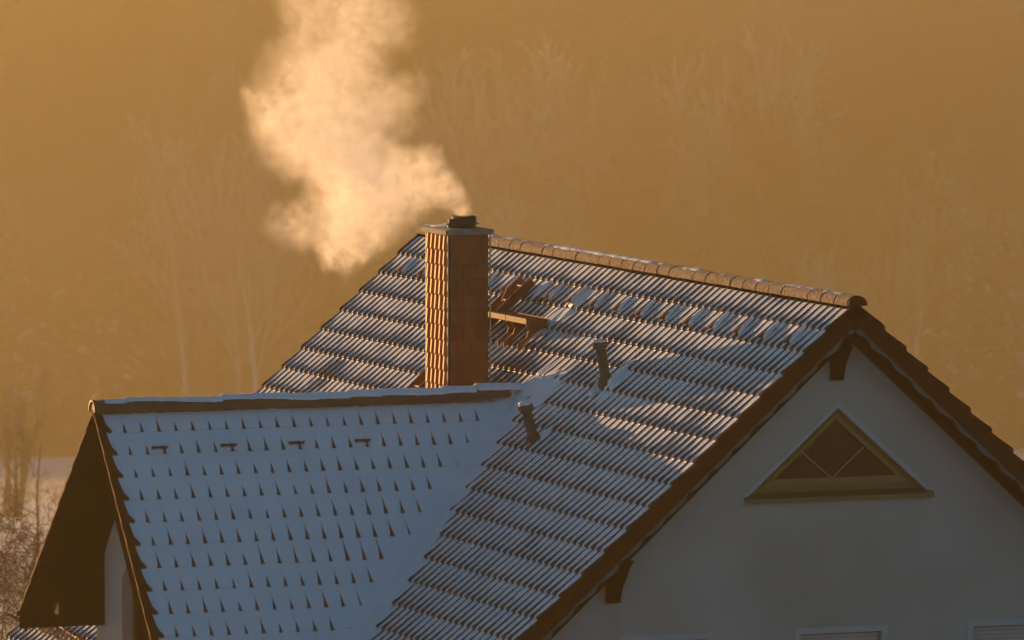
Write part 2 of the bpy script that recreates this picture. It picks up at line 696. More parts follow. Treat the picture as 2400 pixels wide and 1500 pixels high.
KM = 24
cand = []
rest = []
for k in range(1, KM + 1):
    for j in range(75):
        t = T0 + (k - 1) * CL
        y = j * TW
        c = PL(np.array(t + CL / 2), y + TW / 2, np.array(-0.05))
        # height above the dormer slopes
        dz_near = (c[2] - ZD) - ((c[1] - YD) * SD / CDc)
        dz_far = (c[2] - ZD) + ((c[1] - YD) * SD / CDc)
        under = (dz_near < -0.35 and c[1] <= YD and c[1] > -5) if False else False
        # inside dormer: below both dormer planes and left of valley
        zn = ZD + (c[1] - YD) * SD / CDc if c[1] < YD else ZD - (c[1] - YD) * SDF / CDF
        inside = c[2] < zn - 0.30
        if inside:
            continue
        jit = (random.uniform(-.0015, .0015), random.uniform(-.002, .002), random.uniform(-.002, .002))
        hidden = c[2] < zn - 0.05
        if in_view(c) and not hidden and k >= 1:
            cand.append((y, k, j, t, jit))
        else:
            rest.append((y, k, j, t, jit))
cand.sort(key=lambda q: q[0])
rest += cand[290:]
cand = cand[:290]
for (y, k, j, t, jit) in cand:
    o = bpy.data.objects.new('roof_tile', tile_me)
    COL.objects.link(o)
    p0 = PL(np.array(t), y, np.array(0.0))
    o.location = (p0[0] + jit[0], p0[1] + jit[1], p0[2] + jit[2])
    o.parent = main_roof
VV = []
QQ = []
off = 0
TF4 = np.array(TLF)
for (y, k, j, t, jit) in rest:
    V = PL(TLV[:, 0] + t, TLV[:, 1] + y, TLV[:, 2] + jit[2])
    VV.append(V)
    QQ.append(TF4 + off)
    off += len(V)
o = link('tile_field', bulk('tile_field', np.vstack(VV), np.vstack(QQ), M_TILE), None, None, 'stuff')
hp(o, main_roof)
VV = []
QQ = []
off = 0
for k in range(1, KM + 1):
    for j in range(0, 75):
        V = PR(TLV[:, 0] + T0 + (k - 1) * CL, TLV[:, 1] + j * TW, TLV[:, 2])
        VV.append(V)
        QQ.append(TF4[:, ::-1] + off)
        off += len(V)
o = link('far_tile_field', bulk('far_tile_field', np.vstack(VV), np.vstack(QQ), M_TILE), None, None, 'stuff')
hp(o, main_roof)

# main ridge caps
rmb = None


def ridge_cap_mesh(name, rad, length, material, axis, squash=0.85, taper=0.92, n=12, thick=0.016):
    """half-round cap running along +axis from its origin; big end at the origin"""
    V = []
    Fc = []
    stations = [(0, 1.0), (0.03, 1.004), (0.06, 1.0 - .2 * (1 - taper)), (length + 0.03, taper)]
    for (d, s) in stations:
        for i in range(n + 1):
            a = math.pi * (-0.06 + 1.12 * i / n)
            V.append((d, rad * s * math.cos(a), rad * s * squash * math.sin(a)))
    m = n + 1
    for i in range(len(stations) - 1):
        for j in range(n):
            a = i * m + j
            Fc.append((a, a + m, a + m + 1, a + 1))
    o = len(V)
    for i in range(n + 1):
        a = math.pi * (-0.06 + 1.12 * i / n)
        V.append((0, (rad - thick) * math.cos(a), (rad - thick) * squash * math.sin(a)))
    for j in range(n):
        Fc.append((j, j + 1, o + j + 1, o + j))
    V = np.array(V)
    if axis == 'y':
        W = np.stack([V[:, 1], V[:, 0], V[:, 2]], -1)
    else:
        W = np.stack([V[:, 0], V[:, 1], V[:, 2]], -1)
    mb = MB()
    mb.add(W, Fc)
    return mb.mesh(name, material, True)


cap_me = ridge_cap_mesh('ridge_tile', 0.128, 0.4, M_RIDGE, 'y', taper=.990)
nrc = 37
for i in range(nrc):
    o = bpy.data.objects.new('ridge_tile', cap_me)
    COL.objects.link(o)
    y = -0.02 + i * (LY + 0.02) / nrc
    o.location = (0.012 + random.uniform(-.0015, .0015), y, -0.088 + random.uniform(-.0015, .0015) + 0.012)
    o.rotation_euler = (0, random.uniform(-.01, .01), 0)
    o.parent = main_roof
# closed end disc of the first cap
mb = MB()
pts = [(0.012 + 0.127 * math.cos(a), -0.05, -0.082 + 0.127 * 0.85 * math.sin(a)) for a in np.linspace(-0.12, math.pi + 0.12, 24)]
mb.prism(pts, (0, 0.02, 0))
part(mb, 'ridge_end_disc', M_VERGE, main_roof)
mb = MB()
pts = [(0.012 + 0.120 * math.cos(a), LY + 0.0, -0.088 + 0.118 * 0.85 * math.sin(a)) for a in np.linspace(-0.25, math.pi + 0.25, 18)]
mb.prism(pts, (0, 0.02, 0))
part(mb, 'ridge_end_disc', M_VERGE, main_roof)

# verge tiles: one side flap per course, both slopes, near and far gable
for (PFn, side) in ((PL, -1), (PR, 1)):
    for yy, ys in ((-0.022, 1), (LY + 0.002, 1)):
        for k in range(1, KM + 1):
            t1 = T0 + k * CL
            t0 = t1 - CL - 0.02
            if k == 1:
                t0 = 0.02
            hb = -0.235
            prof = [(t0, -TOP + 0.036), (t0 + 0.6 * CL, -TOP + 0.06), (t1 - 0.05, -0.002), (t1 - 0.012, -0.008), (t1, -0.03), (t1 + .004, hb), (t0, hb)]
            P = [PFn(np.array(t), yy - (.0025 if k % 2 else 0), np.array(h)) for t, h in prof]
            mb = MB().prism([tuple(q) for q in P], (0, 0.02, 0))
            part(mb, 'verge_tile', M_VERGE, main_roof)

# scalloped board and barge board under the verge tiles
for (PFn, side) in ((PL, -1), (PR, 1)):
    for yy in (0.004, LY - 0.02):
        up = [(0.18 if side < 0 else 0.18, -0.18), (9.45, -0.18)]
        pts = [(9.45, -0.18), (0.20, -0.18)]
        ts = np.linspace(0.20, 9.45, 190)
        for t in ts:
            ph = (t - T0) / CL * 2 * math.pi
            hh = -0.288 - 0.022 * math.sin(ph) - 0.008 * math.sin(2 * ph + .8) - 0.006 * math.sin(ph * .37)
            pts.append((t, hh))
        P = [tuple(PFn(np.array(t), yy, np.array(h))) for t, h in pts]
        part(MB().prism(P, (0, 0.016, 0)), 'scalloped_board', M_SCALLOP, main_roof)
        P = [tuple(PFn(np.array(t), yy + (0.022 if yy < 1 else -0.03), np.array(h))) for t, h in
             [(0.10, -0.15), (9.42, -0.15), (9.42, -0.335), (0.27, -0.335)]]
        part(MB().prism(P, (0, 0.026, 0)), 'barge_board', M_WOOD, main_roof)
# soffit boards across the overhang, tongue and groove
for (PFn, side) in ((PL, -1), (PR, 1)):
    for i in range(3):
        y0 = 0.055 + i * 0.132
        P = [tuple(PFn(np.array(t), y0, np.array(h))) for t, h in [(0.3, -0.235), (9.4, -0.235), (9.4, -0.255), (0.3, -0.255)]]
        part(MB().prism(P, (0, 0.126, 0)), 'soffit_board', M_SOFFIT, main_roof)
# reddish rafter strip where the wall meets the soffit
for (PFn, side) in ((PL, -1), (PR, 1)):
    P = [tuple(PFn(np.array(t), 0.41, np.array(h))) for t, h in [(0.40, -0.255), (9.4, -0.255), (9.4, -0.335), (0.40, -0.335)]]
    part(MB().prism(P, (0, 0.037, 0)), 'wall_batten', M_RED_WOOD, main_roof)

# ------------------------------------------------------------------ gable wall with openings
ZG = -9.5
zt = lambda x: -abs(x) * SM / CM - 0.30 / CM + 0.0
XW = 6.3
outer = [(-XW, ZG), (XW, ZG), (XW, zt(XW)), (0, zt(0)), (-XW, zt(XW))]
TRI = [(-0.03, -1.375), (-1.225, -2.43), (1.17, -2.43)]
WINS = [(-2.92, -1.67), (-0.595, 0.655), (1.73, 2.98)]
WZT, WZB = -4.07, -5.75


def wall_poly(outer, holes, yv, th, name, axis='y'):
    loops = [[Vector((x, yv, z)) for x, z in outer]] + [[Vector((x, yv, z)) for x, z in h] for h in holes]
    tri = tessellate_polygon(loops)
    flat = [q for lp in loops for q in lp]
    mb = MB()
    V = [tuple(q) for q in flat]
    mb.add(V, [tuple(t) for t in tri])
    mb.add([(q[0], q[1] + th, q[2]) for q in V], [tuple(reversed(t)) for t in tri])
    for lp in loops:
        n = len(lp)
        V2 = [tuple(q) for q in lp] + [(q[0], q[1] + th, q[2]) for q in lp]
        mb.add(V2, [(i, (i + 1) % n, n + (i + 1) % n, n + i) for i in range(n)])
    return mb


holes = [TRI] + [[(a + .075, WZT - .075), (b - .075, WZT - .075), (b - .075, WZB), (a + .075, WZB)] for a, b in WINS]
gable_wall = part(wall_poly(outer, holes, 0.45, 0.32, 'gable_wall'), 'gable_wall', M_WALL)
mb = MB()
mb.box(-XW, -XW + 0.3, 0.77, 14.4, ZG, zt(XW) - .05)
mb.box(XW - 0.3, XW, 0.77, 14.4, ZG, zt(XW) - .05)
part(mb, 'side_wall', M_WALL)
part(wall_poly(outer, [], 14.4, 0.25, 'back_wall'), 'back_wall', M_WALL)

# triangular window
tw_ = MB()
o_, i_ = [(-0.03, -1.29), (-1.40, -2.505), (1.36, -2.505)], TRI
loops = [[Vector((x, 0.446, z)) for x, z in o_], [Vector((x, 0.446, z)) for x, z in i_]]


def ring(outer, inner, y0, y1):
    loops = [[Vector((x, y0, z)) for x, z in outer], [Vector((x, y0, z)) for x, z in inner]]
    tri = tessellate_polygon(loops)
    flat = [q for lp in loops for q in lp]
    mb = MB()
    V = [tuple(q) for q in flat]
    mb.add(V, [tuple(t) for t in tri])
    mb.add([(q[0], y1, q[2]) for q in V], [tuple(reversed(t)) for t in tri])
    for lp in loops:
        n = len(lp)
        V2 = [tuple(q) for q in lp] + [(q[0], y1, q[2]) for q in lp]
        mb.add(V2, [(i, (i + 1) % n, n + (i + 1) % n, n + i) for i in range(n)])
    return mb


win = part(ring(o_, i_, 0.440, 0.452), 'triangular_window', M_TRIM, label='triangular attic window with oak frame')
fr_out = [(-0.03, -1.385), (-1.215, -2.428), (1.16, -2.428)]
fr_mid = [(-0.03, -1.455), (-1.02, -2.335), (0.965, -2.335)]
fr_in = [(-0.03, -1.52), (-0.845, -2.235), (0.79, -2.235)]
part(ring(fr_out, fr_mid, 0.53, 0.60), 'window_frame', M_FRAME, win)
M_SASH = mat('oak_sash', (0.22, 0.115, 0.022), (0.32, 0.18, 0.045), 8.0, 0.45, 0.1, 60, stretch=(6, 1, 1))
part(ring([(-0.03, -1.452), (-1.023, -2.337), (0.968, -2.337)], fr_in, 0.512, 0.59), 'sash', M_SASH, win)
mb = MB()
mb.prism([(x, 0.555, z) for x, z in [(-0.03, -1.50), (-0.87, -2.245), (0.815, -2.245)]], (0, 0.012, 0))
part(mb, 'glass_pane', M_GLASS, win)
for (a, b) in (((-0.475, -1.905), (-0.085, -2.232)), ((0.36, -1.88), (-0.045, -2.232))):
    mb = MB().tube([(a[0], 0.548, a[1]), (b[0], 0.548, b[1])], 0.0045, 6)
    part(mb, 'glazing_bar', M_MUNTIN, win)
mb = MB()
mb.prism([(-1.275, 0.36, -2.455), (-1.275, 0.54, -2.40), (-1.275, 0.54, -2.43), (-1.275, 0.375, -2.475), (-1.275, 0.375, -2.512), (-1.275, 0.36, -2.512)],
         (2.51, 0, 0))
sill = part(mb, 'window_sill', M_BRASS, win)
mb = MB()
for i in range(7):
    mb.tube([(-1.0 + i * 0.33, 0.485, -2.418), (-1.0 + i * 0.33, 0.487, -2.400)], 0.009, 6)
part(mb, 'sill_screw', M_WOOD, win)
mb = MB()
mb.box(-1.6, 1.6, 0.78, 2.4, -2.62, -2.6)
mb.prism([(-1.6, 2.38, -2.6), (1.6, 2.38, -2.6), (-0.03, 2.38, -1.2)], (0, .02, 0))
mb.prism([(-1.6, 0.78, -2.6), (-0.03, 0.78, -1.2), (-0.03, 0.78, -1.18), (-1.65, 0.78, -2.6)], (0, 1.6, 0))
mb.prism([(1.6, 0.78, -2.6), (-0.03, 0.78, -1.2), (-0.03, 0.78, -1.18), (1.65, 0.78, -2.6)], (0, 1.6, 0))
part(mb, 'attic_room', M_INSIDE, win)
mb = MB().tube([(-0.14, 0.95, -1.35), (-0.15, 0.95, -1.9)], 0.022, 8)
part(mb, 'hanging_cord', M_CURTAIN, win)

# lower windows
for (a, b) in WINS:
    w = part(ring([(a, WZT), (b, WZT), (b, WZB - .07), (a, WZB - .07)], [(a + .08, WZT - .08), (b - .08, WZT - .08), (b - .08, WZB), (a + .08, WZB)], 0.438, 0.452),
             'window', M_TRIM)
    part(ring([(a + .075, WZT - .075), (b - .075, WZT - .075), (b - .075, WZB), (a + .075, WZB)],
              [(a + .15, WZT - .12), (b - .15, WZT - .12), (b - .15, WZB + .07), (a + .15, WZB + .07)], 0.56, 0.62), 'window_frame', M_FRAME, w)
    mb = MB()
    for i in range(6):
        z1 = WZT - .10 - i * .052
        mb.prism([(a + .09, 0.535, z1), (a + .09, 0.528, z1 - .025), (a + .09, 0.535, z1 - .048), (a + .09, 0.545, z1 - .048), (a + .09, 0.545, z1)], (b - a - .18, 0, 0))
    part(mb, 'roller_shutter', M_SHUTTER, w)
    part(MB().box(a + .14, b - .14, 0.59, 0.60, WZB + .05, WZT - .11), 'glass_pane', M_GLASS, w)
    part(MB().box(a + .05, b - .05, 0.40, 0.56, WZB - .03, WZB), 'window_sill', M_BRASS, w)


# carved purlin heads
def console(x0, x1, ztop, zbot, slope_top, cap=True):
    mb = MB()
    W, Yf = 0.449, -0.03
    H = ztop - zbot
    prof = [(W, zbot), (W - 0.11, zbot), (W - 0.125, zbot + 0.08 * H / .5), (W - 0.16, zbot + 0.15 * H / .5), (W - 0.20, zbot + 0.20 * H / .5),
            (W - 0.235, zbot + 0.215 * H / .5), (W - 0.24, zbot + 0.25 * H / .5), (W - 0.30, zbot + 0.30 * H / .5), (W - 0.36, zbot + 0.37 * H / .5),
            (W - 0.40, zbot + 0.45 * H / .5), (Yf + .03, ztop - .05), (Yf, ztop - .05), (Yf, ztop), (W, ztop)]
    mb.prism([(x0, y, z) for y, z in prof], (x1 - x0, 0, 0))
    if cap:
        mb.box(x0 - 0.004, x1 + 0.016, Yf - 0.02, 0.30, ztop + .002, ztop + 0.03)
    return mb


part(console(-0.14, 0.0, -0.47, -1.03, 0), 'purlin_head', M_WOOD)
part(MB().box(-0.075, 0.0, 0.03, 0.40, -0.44, -0.35), 'ridge_purlin', M_WOOD)
part(console(-3.09, -2.94, -3.13, -3.65, 0), 'purlin_head', M_WOOD)
part(console(2.94, 3.09, -3.13, -3.65, 0), 'purlin_head', M_WOOD)

# ------------------------------------------------------------------ cross gable (dormer wing)
KD = 15
XL, XR = -7.60, 0.0
dormer_roof = hp(MB().prism([(-7.56, YD, ZD - 0.125), (-7.56, YD - 5.2 * CDc, ZD - 5.2 * SD - 0.125), (-7.56, YD - 5.2 * CDc, ZD - 5.2 * SD - 0.16),
                             (-7.56, YD, ZD - 0.24), (-7.56, YD + 4.4 * CDF, ZD - 4.4 * SDF - 0.16), (-7.56, YD + 4.4 * CDF, ZD - 4.4 * SDF - 0.125)],
                            (5.2, 0, 0)).build('dormer_roof', M_SOFFIT))
# extra deck wedge up to the valley
part(MB().prism([(-2.36, YD, ZD - 0.125), (-2.36, YD - 1.0, ZD - 1.28), (-2.36, YD, ZD - 0.5), (-2.36, YD + 1.0, ZD - 1.28)], (0.35, 0, 0)),
     'ridge_deck', M_SOFFIT, dormer_roof)

X0D = -7.2427 - 0.36 * TW2 - 2 * TW2 + 0.0
ncol = 28
VV = []
QQ = []
off = 0
TF4b = np.array(TLF2)
for k in range(1, KD + 1):
    for j in range(1, ncol):
        t = S0 + (k - 1) * CL2
        x = X0D + j * TW2
        zc = ZD - (t + .17) * SD
        if x > zc * CM / SM + 0.35:
            continue
        jz = random.uniform(-.003, .003)
        V = PN(TLV2[:, 0] + t, TLV2[:, 1] + x, TLV2[:, 2] + jz)
        VV.append(V)
        QQ.append(TF4b[:, ::-1] + off)
        off += len(V)
o = link('tile_field', bulk('dormer_tiles', np.vstack(VV), np.vstack(QQ), M_TILE), None, None, 'stuff')
hp(o, dormer_roof)
VV = []
QQ = []
off = 0
TLV3, TLF3 = tile_local2(TW2, CLF)
for k in range(1, 12):
    for j in range(1, ncol):
        t = S0 + (k - 1) * CLF
        x = X0D + j * TW2
        zc = ZD - (t + .17) * SD
        if x > zc * CM / SM + 0.35:
            continue
        V = PF(TLV3[:, 0] + t, TLV3[:, 1] + x, TLV3[:, 2])
        VV.append(V)
        QQ.append(TF4b + off)
        off += len(V)
o = link('far_tile_field', bulk('dormer_far_tiles', np.vstack(VV), np.vstack(QQ), M_TILE), None, None, 'stuff')
hp(o, dormer_roof)

# dormer verge tiles: raised bare flange that widens towards its lower end
for k in range(1, KD + 1):
    t1 = S0 + k * CL2
    t0 = t1 - CL2 - 0.02
    mb = MB()
    a = [(t0, XL, 0.0 - .022), (t0, XL + .085, 0.0 - .022), (t1 - .10, XL + .10, 0.012), (t1, XL + .165, 0.004), (t1 - .004, XL, 0.012)]
    top = [tuple(PN(np.array(t), x, np.array(h))) for t, x, h in a]
    bot = [tuple(PN(np.array(t), x, np.array(-0.07))) for t, x, h in a]
    n = len(a)
    mb.add(top + bot, [tuple(range(n)), tuple(reversed(range(n, 2 * n)))] + [(i, (i + 1) % n, n + (i + 1) % n, n + i) for i in range(n)])
    prof = [(t0, -.022), (t1, 0.012), (t1, -0.014), (t0, -0.040)]
    mb.prism([tuple(PN(np.array(t), XL - .016 - (.002 if k % 2 else 0), np.array(h))) for t, h in prof], (0.014, 0, 0))
    part(mb, 'verge_tile', M_VERGE, dormer_roof)
for k in range(1, 12):
    t1 = S0 + k * CLF
    t0 = t1 - CLF - 0.02
    if k == 1:
        t0 = 0.02
    mb = MB()
    prof = [(t0, -.03), (t1 - .02, 0.010), (t1, -0.006), (t1, -0.028), (t0, -0.05)]
    mb.prism([tuple(PF(np.array(t), XL - .016 - (.002 if k % 2 else 0), np.array(h))) for t, h in prof], (0.10, 0, 0))
    part(mb, 'verge_tile', M_VERGE, dormer_roof)
# barge boards, soffits
for PFn, tm in ((PN, 5.15), (PF, 4.40)):
    P = [tuple(PFn(np.array(t), XL + .022, np.array(h))) for t, h in [(0.06, -0.05), (tm, -0.05), (tm, -0.30), (0.27, -0.30)]]
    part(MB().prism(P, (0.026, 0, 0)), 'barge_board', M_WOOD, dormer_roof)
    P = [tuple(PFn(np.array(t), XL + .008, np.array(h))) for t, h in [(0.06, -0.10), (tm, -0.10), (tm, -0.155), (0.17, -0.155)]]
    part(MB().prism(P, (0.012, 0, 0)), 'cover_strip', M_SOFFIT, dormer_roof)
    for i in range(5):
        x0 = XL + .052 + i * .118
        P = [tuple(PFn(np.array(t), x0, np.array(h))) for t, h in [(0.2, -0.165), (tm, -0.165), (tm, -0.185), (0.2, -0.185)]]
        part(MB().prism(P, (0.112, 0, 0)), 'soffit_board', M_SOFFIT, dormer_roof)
# eave fascia and gutter of the far slope
e = PF(np.array(4.40), 0, np.array(0.0))
part(MB().box(XL + .02, -5.0, float(e[1]) - .02, float(e[1]) + .01, float(e[2]) - .20, float(e[2]) - .045), 'fascia', M_WOOD, dormer_roof)
mb = MB()
gp = []
for i in range(9):
    a = math.pi + math.pi * i / 8
    gp.append((XL - .03, float(e[1]) + .075 + .065 * math.cos(a), float(e[2]) - .06 + .065 * math.sin(a)))
for i in range(9):
    a = 2 * math.pi - math.pi * i / 8
    gp.append((XL - .03, float(e[1]) + .075 + .058 * math.cos(a), float(e[2]) - .06 + .058 * math.sin(a)))
mb.prism(gp, (2.4, 0, 0))
part(mb, 'gutter', M_ZINC, dormer_roof)

# dormer ridge caps
capd = ridge_cap_mesh('ridge_tile', 0.138, 0.43, M_RIDGE2, 'x', squash=0.95)
nd = 14
for i in range(nd):
    x = -7.63 + i * 0.432
    if x + 0.40 > -1.70:
        break
    o = bpy.data.objects.new('ridge_tile', capd)
    COL.objects.link(o)
    zz = ZD - 0.028 + 0.035 * max(0, (i - 8) / 5.0) + 0.012 * math.sin(i * 1.7)
    o.location = (x, YD, zz)
    o.rotation_euler = (0, random.uniform(-.008, .012), 0)
    o.parent = dormer_roof
part(MB().prism([(-7.615, YD + 0.128 * math.cos(a), ZD - 0.028 + .125 * .95 * math.sin(a)) for a in np.linspace(-.2, math.pi + .2, 14)], (0.015, 0, 0)),
     'ridge_end_disc', M_RIDGE2, dormer_roof)

# dormer gable wall in the plane x = XWD
XWD = -6.975


def zdw(y):
    return ZD - abs(y - YD) * SD / CDc - 0.185 / CDc


yn, yf = YD - 1.85, YD + 1.85
lo = [(yn, ZG), (yn, zdw(yn)), (YD, zdw(YD)), (yf, zdw(yf)), (yf, ZG)]
op = [(YD - .79, -6.2), (YD - .79, -3.93), (YD - .37, -3.54), (YD + .37, -3.54), (YD + .79, -3.93), (YD + .79, -6.2)]


def wall_x(outer, holes, xv, th):
    loops = [[Vector((xv, y, z)) for y, z in outer]] + [[Vector((xv, y, z)) for y, z in h] for h in holes]
    tri = tessellate_polygon(loops)
    flat = [q for lp in loops for q in lp]
    mb = MB()
    V = [tuple(q) for q in flat]
    mb.add(V, [tuple(t) for t in tri])
    mb.add([(q[0] + th, q[1], q[2]) for q in V], [tuple(reversed(t)) for t in tri])
    for lp in loops:
        n = len(lp)
        V2 = [tuple(q) for q in lp] + [(q[0] + th, q[1], q[2]) for q in lp]
        mb.add(V2, [(i, (i + 1) % n, n + (i + 1) % n, n + i) for i in range(n)])
    return mb


M_WALL2 = mat('dormer_plaster', (0.46, 0.42, 0.38), (0.54, 0.49, 0.44), 2.0, 0.9, 0.3, 70)
zf = lambda y: ZD - (y - YD) * SDF / CDF - 0.17 / CDF
part(MB().prism([(XWD + .01, y, z) for y, z in [(YD, zdw(YD) - .02), (YD, zf(YD)), (yf, zf(yf)), (yf, zdw(yf) - .02)]], (0.02, 0, 0)), 'gable_boarding', M_SOFFIT)
dwall = part(wall_x(lo, [op], XWD, 0.30), 'dormer_wall', M_WALL2)
mb = MB()
mb.box(XWD + .3, -4.2, yn, yn + .25, ZG, zdw(yn) - .02)
mb.box(XWD + .3, -4.2, yf - .25, yf, ZG, zdw(yf) - .02)
part(mb, 'dormer_side_wall', M_WALL2)
part(MB().prism([(XWD - .03, y, z) for y, z in [(8.10, zf(8.10)), (9.80, zf(9.80)), (9.80, -4.70), (8.10, -4.60)]], (0.02, 0, 0)), 'eave_boarding', M_SOFFIT)
# balcony door in the opening
fo = [(y, z) for y, z in op]
fi = [(YD - .70, -6.12), (YD - .70, -3.98), (YD - .33, -3.63), (YD + .33, -3.63), (YD + .70, -3.98), (YD + .70, -6.12)]


def ring_x(outer, inner, x0, x1):
    mb = MB()
    loops = [[Vector((x0, y, z)) for y, z in outer], [Vector((x0, y, z)) for y, z in inner]]
    tri = tessellate_polygon(loops)
    flat = [q for lp in loops for q in lp]
    V = [tuple(q) for q in flat]
    mb.add(V, [tuple(t) for t in tri])
    mb.add([(x1, q[1], q[2]) for q in V], [tuple(reversed(t)) for t in tri])
    for lp in loops:
        n = len(lp)
        V2 = [tuple(q) for q in lp] + [(x1, q[1], q[2]) for q in lp]
        mb.add(V2, [(i, (i + 1) % n, n + (i + 1) % n, n + i) for i in range(n)])
    return mb


bd = part(ring_x(fo, fi, XWD + .14, XWD + .20), 'balcony_window', M_FRAME)
part(MB().prism([(XWD + .17, y, z) for y, z in fi], (0.01, 0, 0)), 'glass_pane', M_GLASS, bd)
part(MB().box(XWD + .13, XWD + .19, YD - .035, YD + .035, -6.1, -3.64), 'mullion', M_FRAME, bd)
part(MB().box(XWD + 1.2, XWD + 1.22, YD - .95, YD + .95, -6.2, -3.1), 'dark_room', M_INSIDE, bd)
# purlins carrying the overhang, carved heads
for yc, top in ((8.15, -3.72),):
    prof = [(XWD, -4.62), (XWD - .12, -4.62), (XWD - .16, -4.575), (XWD - .22, -4.56), (XWD - .26, -4.50), (XWD - .33, -4.49), (XWD - .56, -4.49), (XWD - .56, -4.08), (XWD, -4.08)]
    part(MB().prism([(x, yc, z) for x, z in prof], (0, 0.16, 0)), 'purlin_head', M_WOOD)
    part(MB().box(XWD - .55, XWD, yc + .02, yc + .14, -4.08, zdw(yc + .14) + .02), 'purlin_post', M_WOOD)
    part(MB().box(XWD - .50, XWD - .05, yc + .18, yc + .60, -4.50, -4.36), 'eave_board', M_RED_WOOD)
part(MB().prism([(x, YD - 1.62, z) for x, z in prof], (0, 0.16, 0)), 'purlin_head', M_WOOD)

# ------------------------------------------------------------------ chimney
CX0, CX1, CY0, CY1 = -2.485, -1.895, 7.45, 8.25
CZB, CZT = -3.2, 0.376
M_CORE = mat('dark_chimney_core', (0.02, 0.01, 0.005), (0.035, 0.016, 0.008), 8.0, 0.9)
chim = part(MB().box(CX0 + .02, CX1 - .02, CY0 + .02, CY1 - .02, CZB, CZT), 'chimney', M_CORE)
# near face: flat shingles in courses, broken joint
rows = 15
rh = 0.196
sh = 0
for r in range(rows):
    z1 = CZT - 0.004 - r * rh
    z0 = z1 - rh + .007
    xs = [CX0 + .03 + (0.0 if r % 2 else 0.0)]
    first = 0.10 if r % 2 else 0.19
    edges = [CX0 + .028]
    x = CX0 + .028 + first
    while x < CX1 - .05:
        edges.append(x + random.uniform(-.008, .008))
        x += 0.19
    edges.append(CX1 - .028)
    for a, b in zip(edges[:-1], edges[1:]):
        g = 0.005
        d = random.uniform(0, .008)
        V = [(a + g, CY0 + .016, z1), (b - g, CY0 + .016, z1), (b - g, CY0 - .002 - d, z0 + .012), (b - g - .02, CY0 - .003 - d, z0), (a + g + .02, CY0 - .003 - d, z0),
             (a + g, CY0 - .002 - d, z0 + .012)]
        Vb = [(q[0], q[1] + .012, q[2]) for q in V]
        mb = MB().add(V + Vb, [(0, 1, 2, 3, 4, 5), (11, 10, 9, 8, 7, 6)] + [(i, (i + 1) % 6, 6 + (i + 1) % 6, 6 + i) for i in range(6)])
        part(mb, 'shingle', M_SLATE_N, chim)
# left face: pan tiles with rolls, lit by the sun
ptn = 5
pw = (CY1 - CY0 - .03) / ptn
U3 = np.linspace(0, 1, 13)


def panh(u):
    # broad flat roll on the sunward half, narrow channel on the other
    return np.interp(u, [0, .30, .36, .42, .90, .97, 1.0], [0, 0, .9, 1.0, .62, .05, 0])


mbp = MB()
Vp = []
Fp = []
for f, dh in ((0, 0.0), (0.7, 0.012), (0.9, 0.017), (1.0, 0.012)):
    for u in U3:
        hh = 0.006 + dh + 0.030 * float(panh(u)) * (1 - .0 * f)
        sk = -0.10 * max(0, f - .7) / .3 * (0.5 if 0.4 < u < 0.95 else 0)
        Vp.append((-hh, (u + sk) * pw, -f * (rh + .012)))
n3 = len(U3)
for i in range(3):
    for j in range(n3 - 1):
        a = i * n3 + j
        Fp.append((a, a + 1, a + n3 + 1, a + n3))
o3 = len(Vp)
for j, u in enumerate(U3):
    Vp.append((0.0, Vp[3 * n3 + j][1], -(rh + .012)))
for j in range(n3 - 1):
    Fp.append((3 * n3 + j, 3 * n3 + j + 1, o3 + j + 1, o3 + j))
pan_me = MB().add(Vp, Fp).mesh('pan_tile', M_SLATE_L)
for r in range(rows):
    for j in range(ptn):
        o = bpy.data.objects.new('pan_tile', pan_me)
        COL.objects.link(o)
        o.location = (CX0 + .020 + random.uniform(-.003, .003), CY0 + .018 + j * pw, CZT - .004 - r * rh)
        o.rotation_euler = (0, 0, random.uniform(-.02, .02))
        o.parent = chim
# corner strips
for (xx, yy) in ((CX0, CY0), (CX1, CY0), (CX0, CY1)):
    mb = MB()
    mb.box(xx - .008, xx + .008, yy - .008, yy + .008, CZB, CZT - .002)
    part(mb, 'corner_strip', M_ZINC, chim)
mb = MB()
mb.box(-2.535, -1.865, 7.40, 8.33, 0.378, 0.440)
mb.prism([(-2.535, 7.40, .440), (-1.865, 7.40, .440), (-1.94, 7.40, .456), (-2.46, 7.40, .456)], (0, .93, 0))
cap = part(mb, 'cap_slab', M_CAP, chim)


def disc(mb, cx, cy, z0, z1, r0, r1=None, n=24):
    return mb.tube([(cx, cy, z0), (cx, cy, z1)], [r0, r1 if r1 else r0], n)


fx, fy = -2.175, 7.75
mb = MB()
disc(mb, fx, fy, 0.456, 0.498, 0.185, 0.18)
flue = part(mb, 'flue', M_DARKMETAL, chim, True)
part(disc(MB(), fx, fy, 0.502, 0.512, 0.235), 'collar_plate', M_DARKMETAL, chim)
mb = MB()
V = []
nn = 24
for z, r in ((0.51, .165), (0.605, .162), (0.605, .150), (0.45, .150)):
    for k in range(nn):
        a = 2 * math.pi * k / nn
        V.append((fx + .03 + r * math.cos(a), fy + r * math.sin(a), z))
Fc = []
for i in range(3):
    for k in range(nn):
        Fc.append((i * nn + k, i * nn + (k + 1) % nn, (i + 1) * nn + (k + 1) % nn, (i + 1) * nn + k))
mb.add(V, Fc)
part(mb, 'flue_pipe', M_DARKMETAL, chim, True)
mb = MB()
disc(mb, -2.335, 7.66, 0.456, 0.52, 0.075)
disc(mb, -2.345, 7.66, 0.52, 0.575, 0.05)
mb.tube([(-2.43, 7.62, .505), (-2.40, 7.66, .505)], .012, 6)
part(mb, 'flue_bracket', M_DARKMETAL, chim)
# lead flashing at the foot
pl = lambda x, y, h: tuple(PL(np.array(-x / CM), y, np.array(h)))

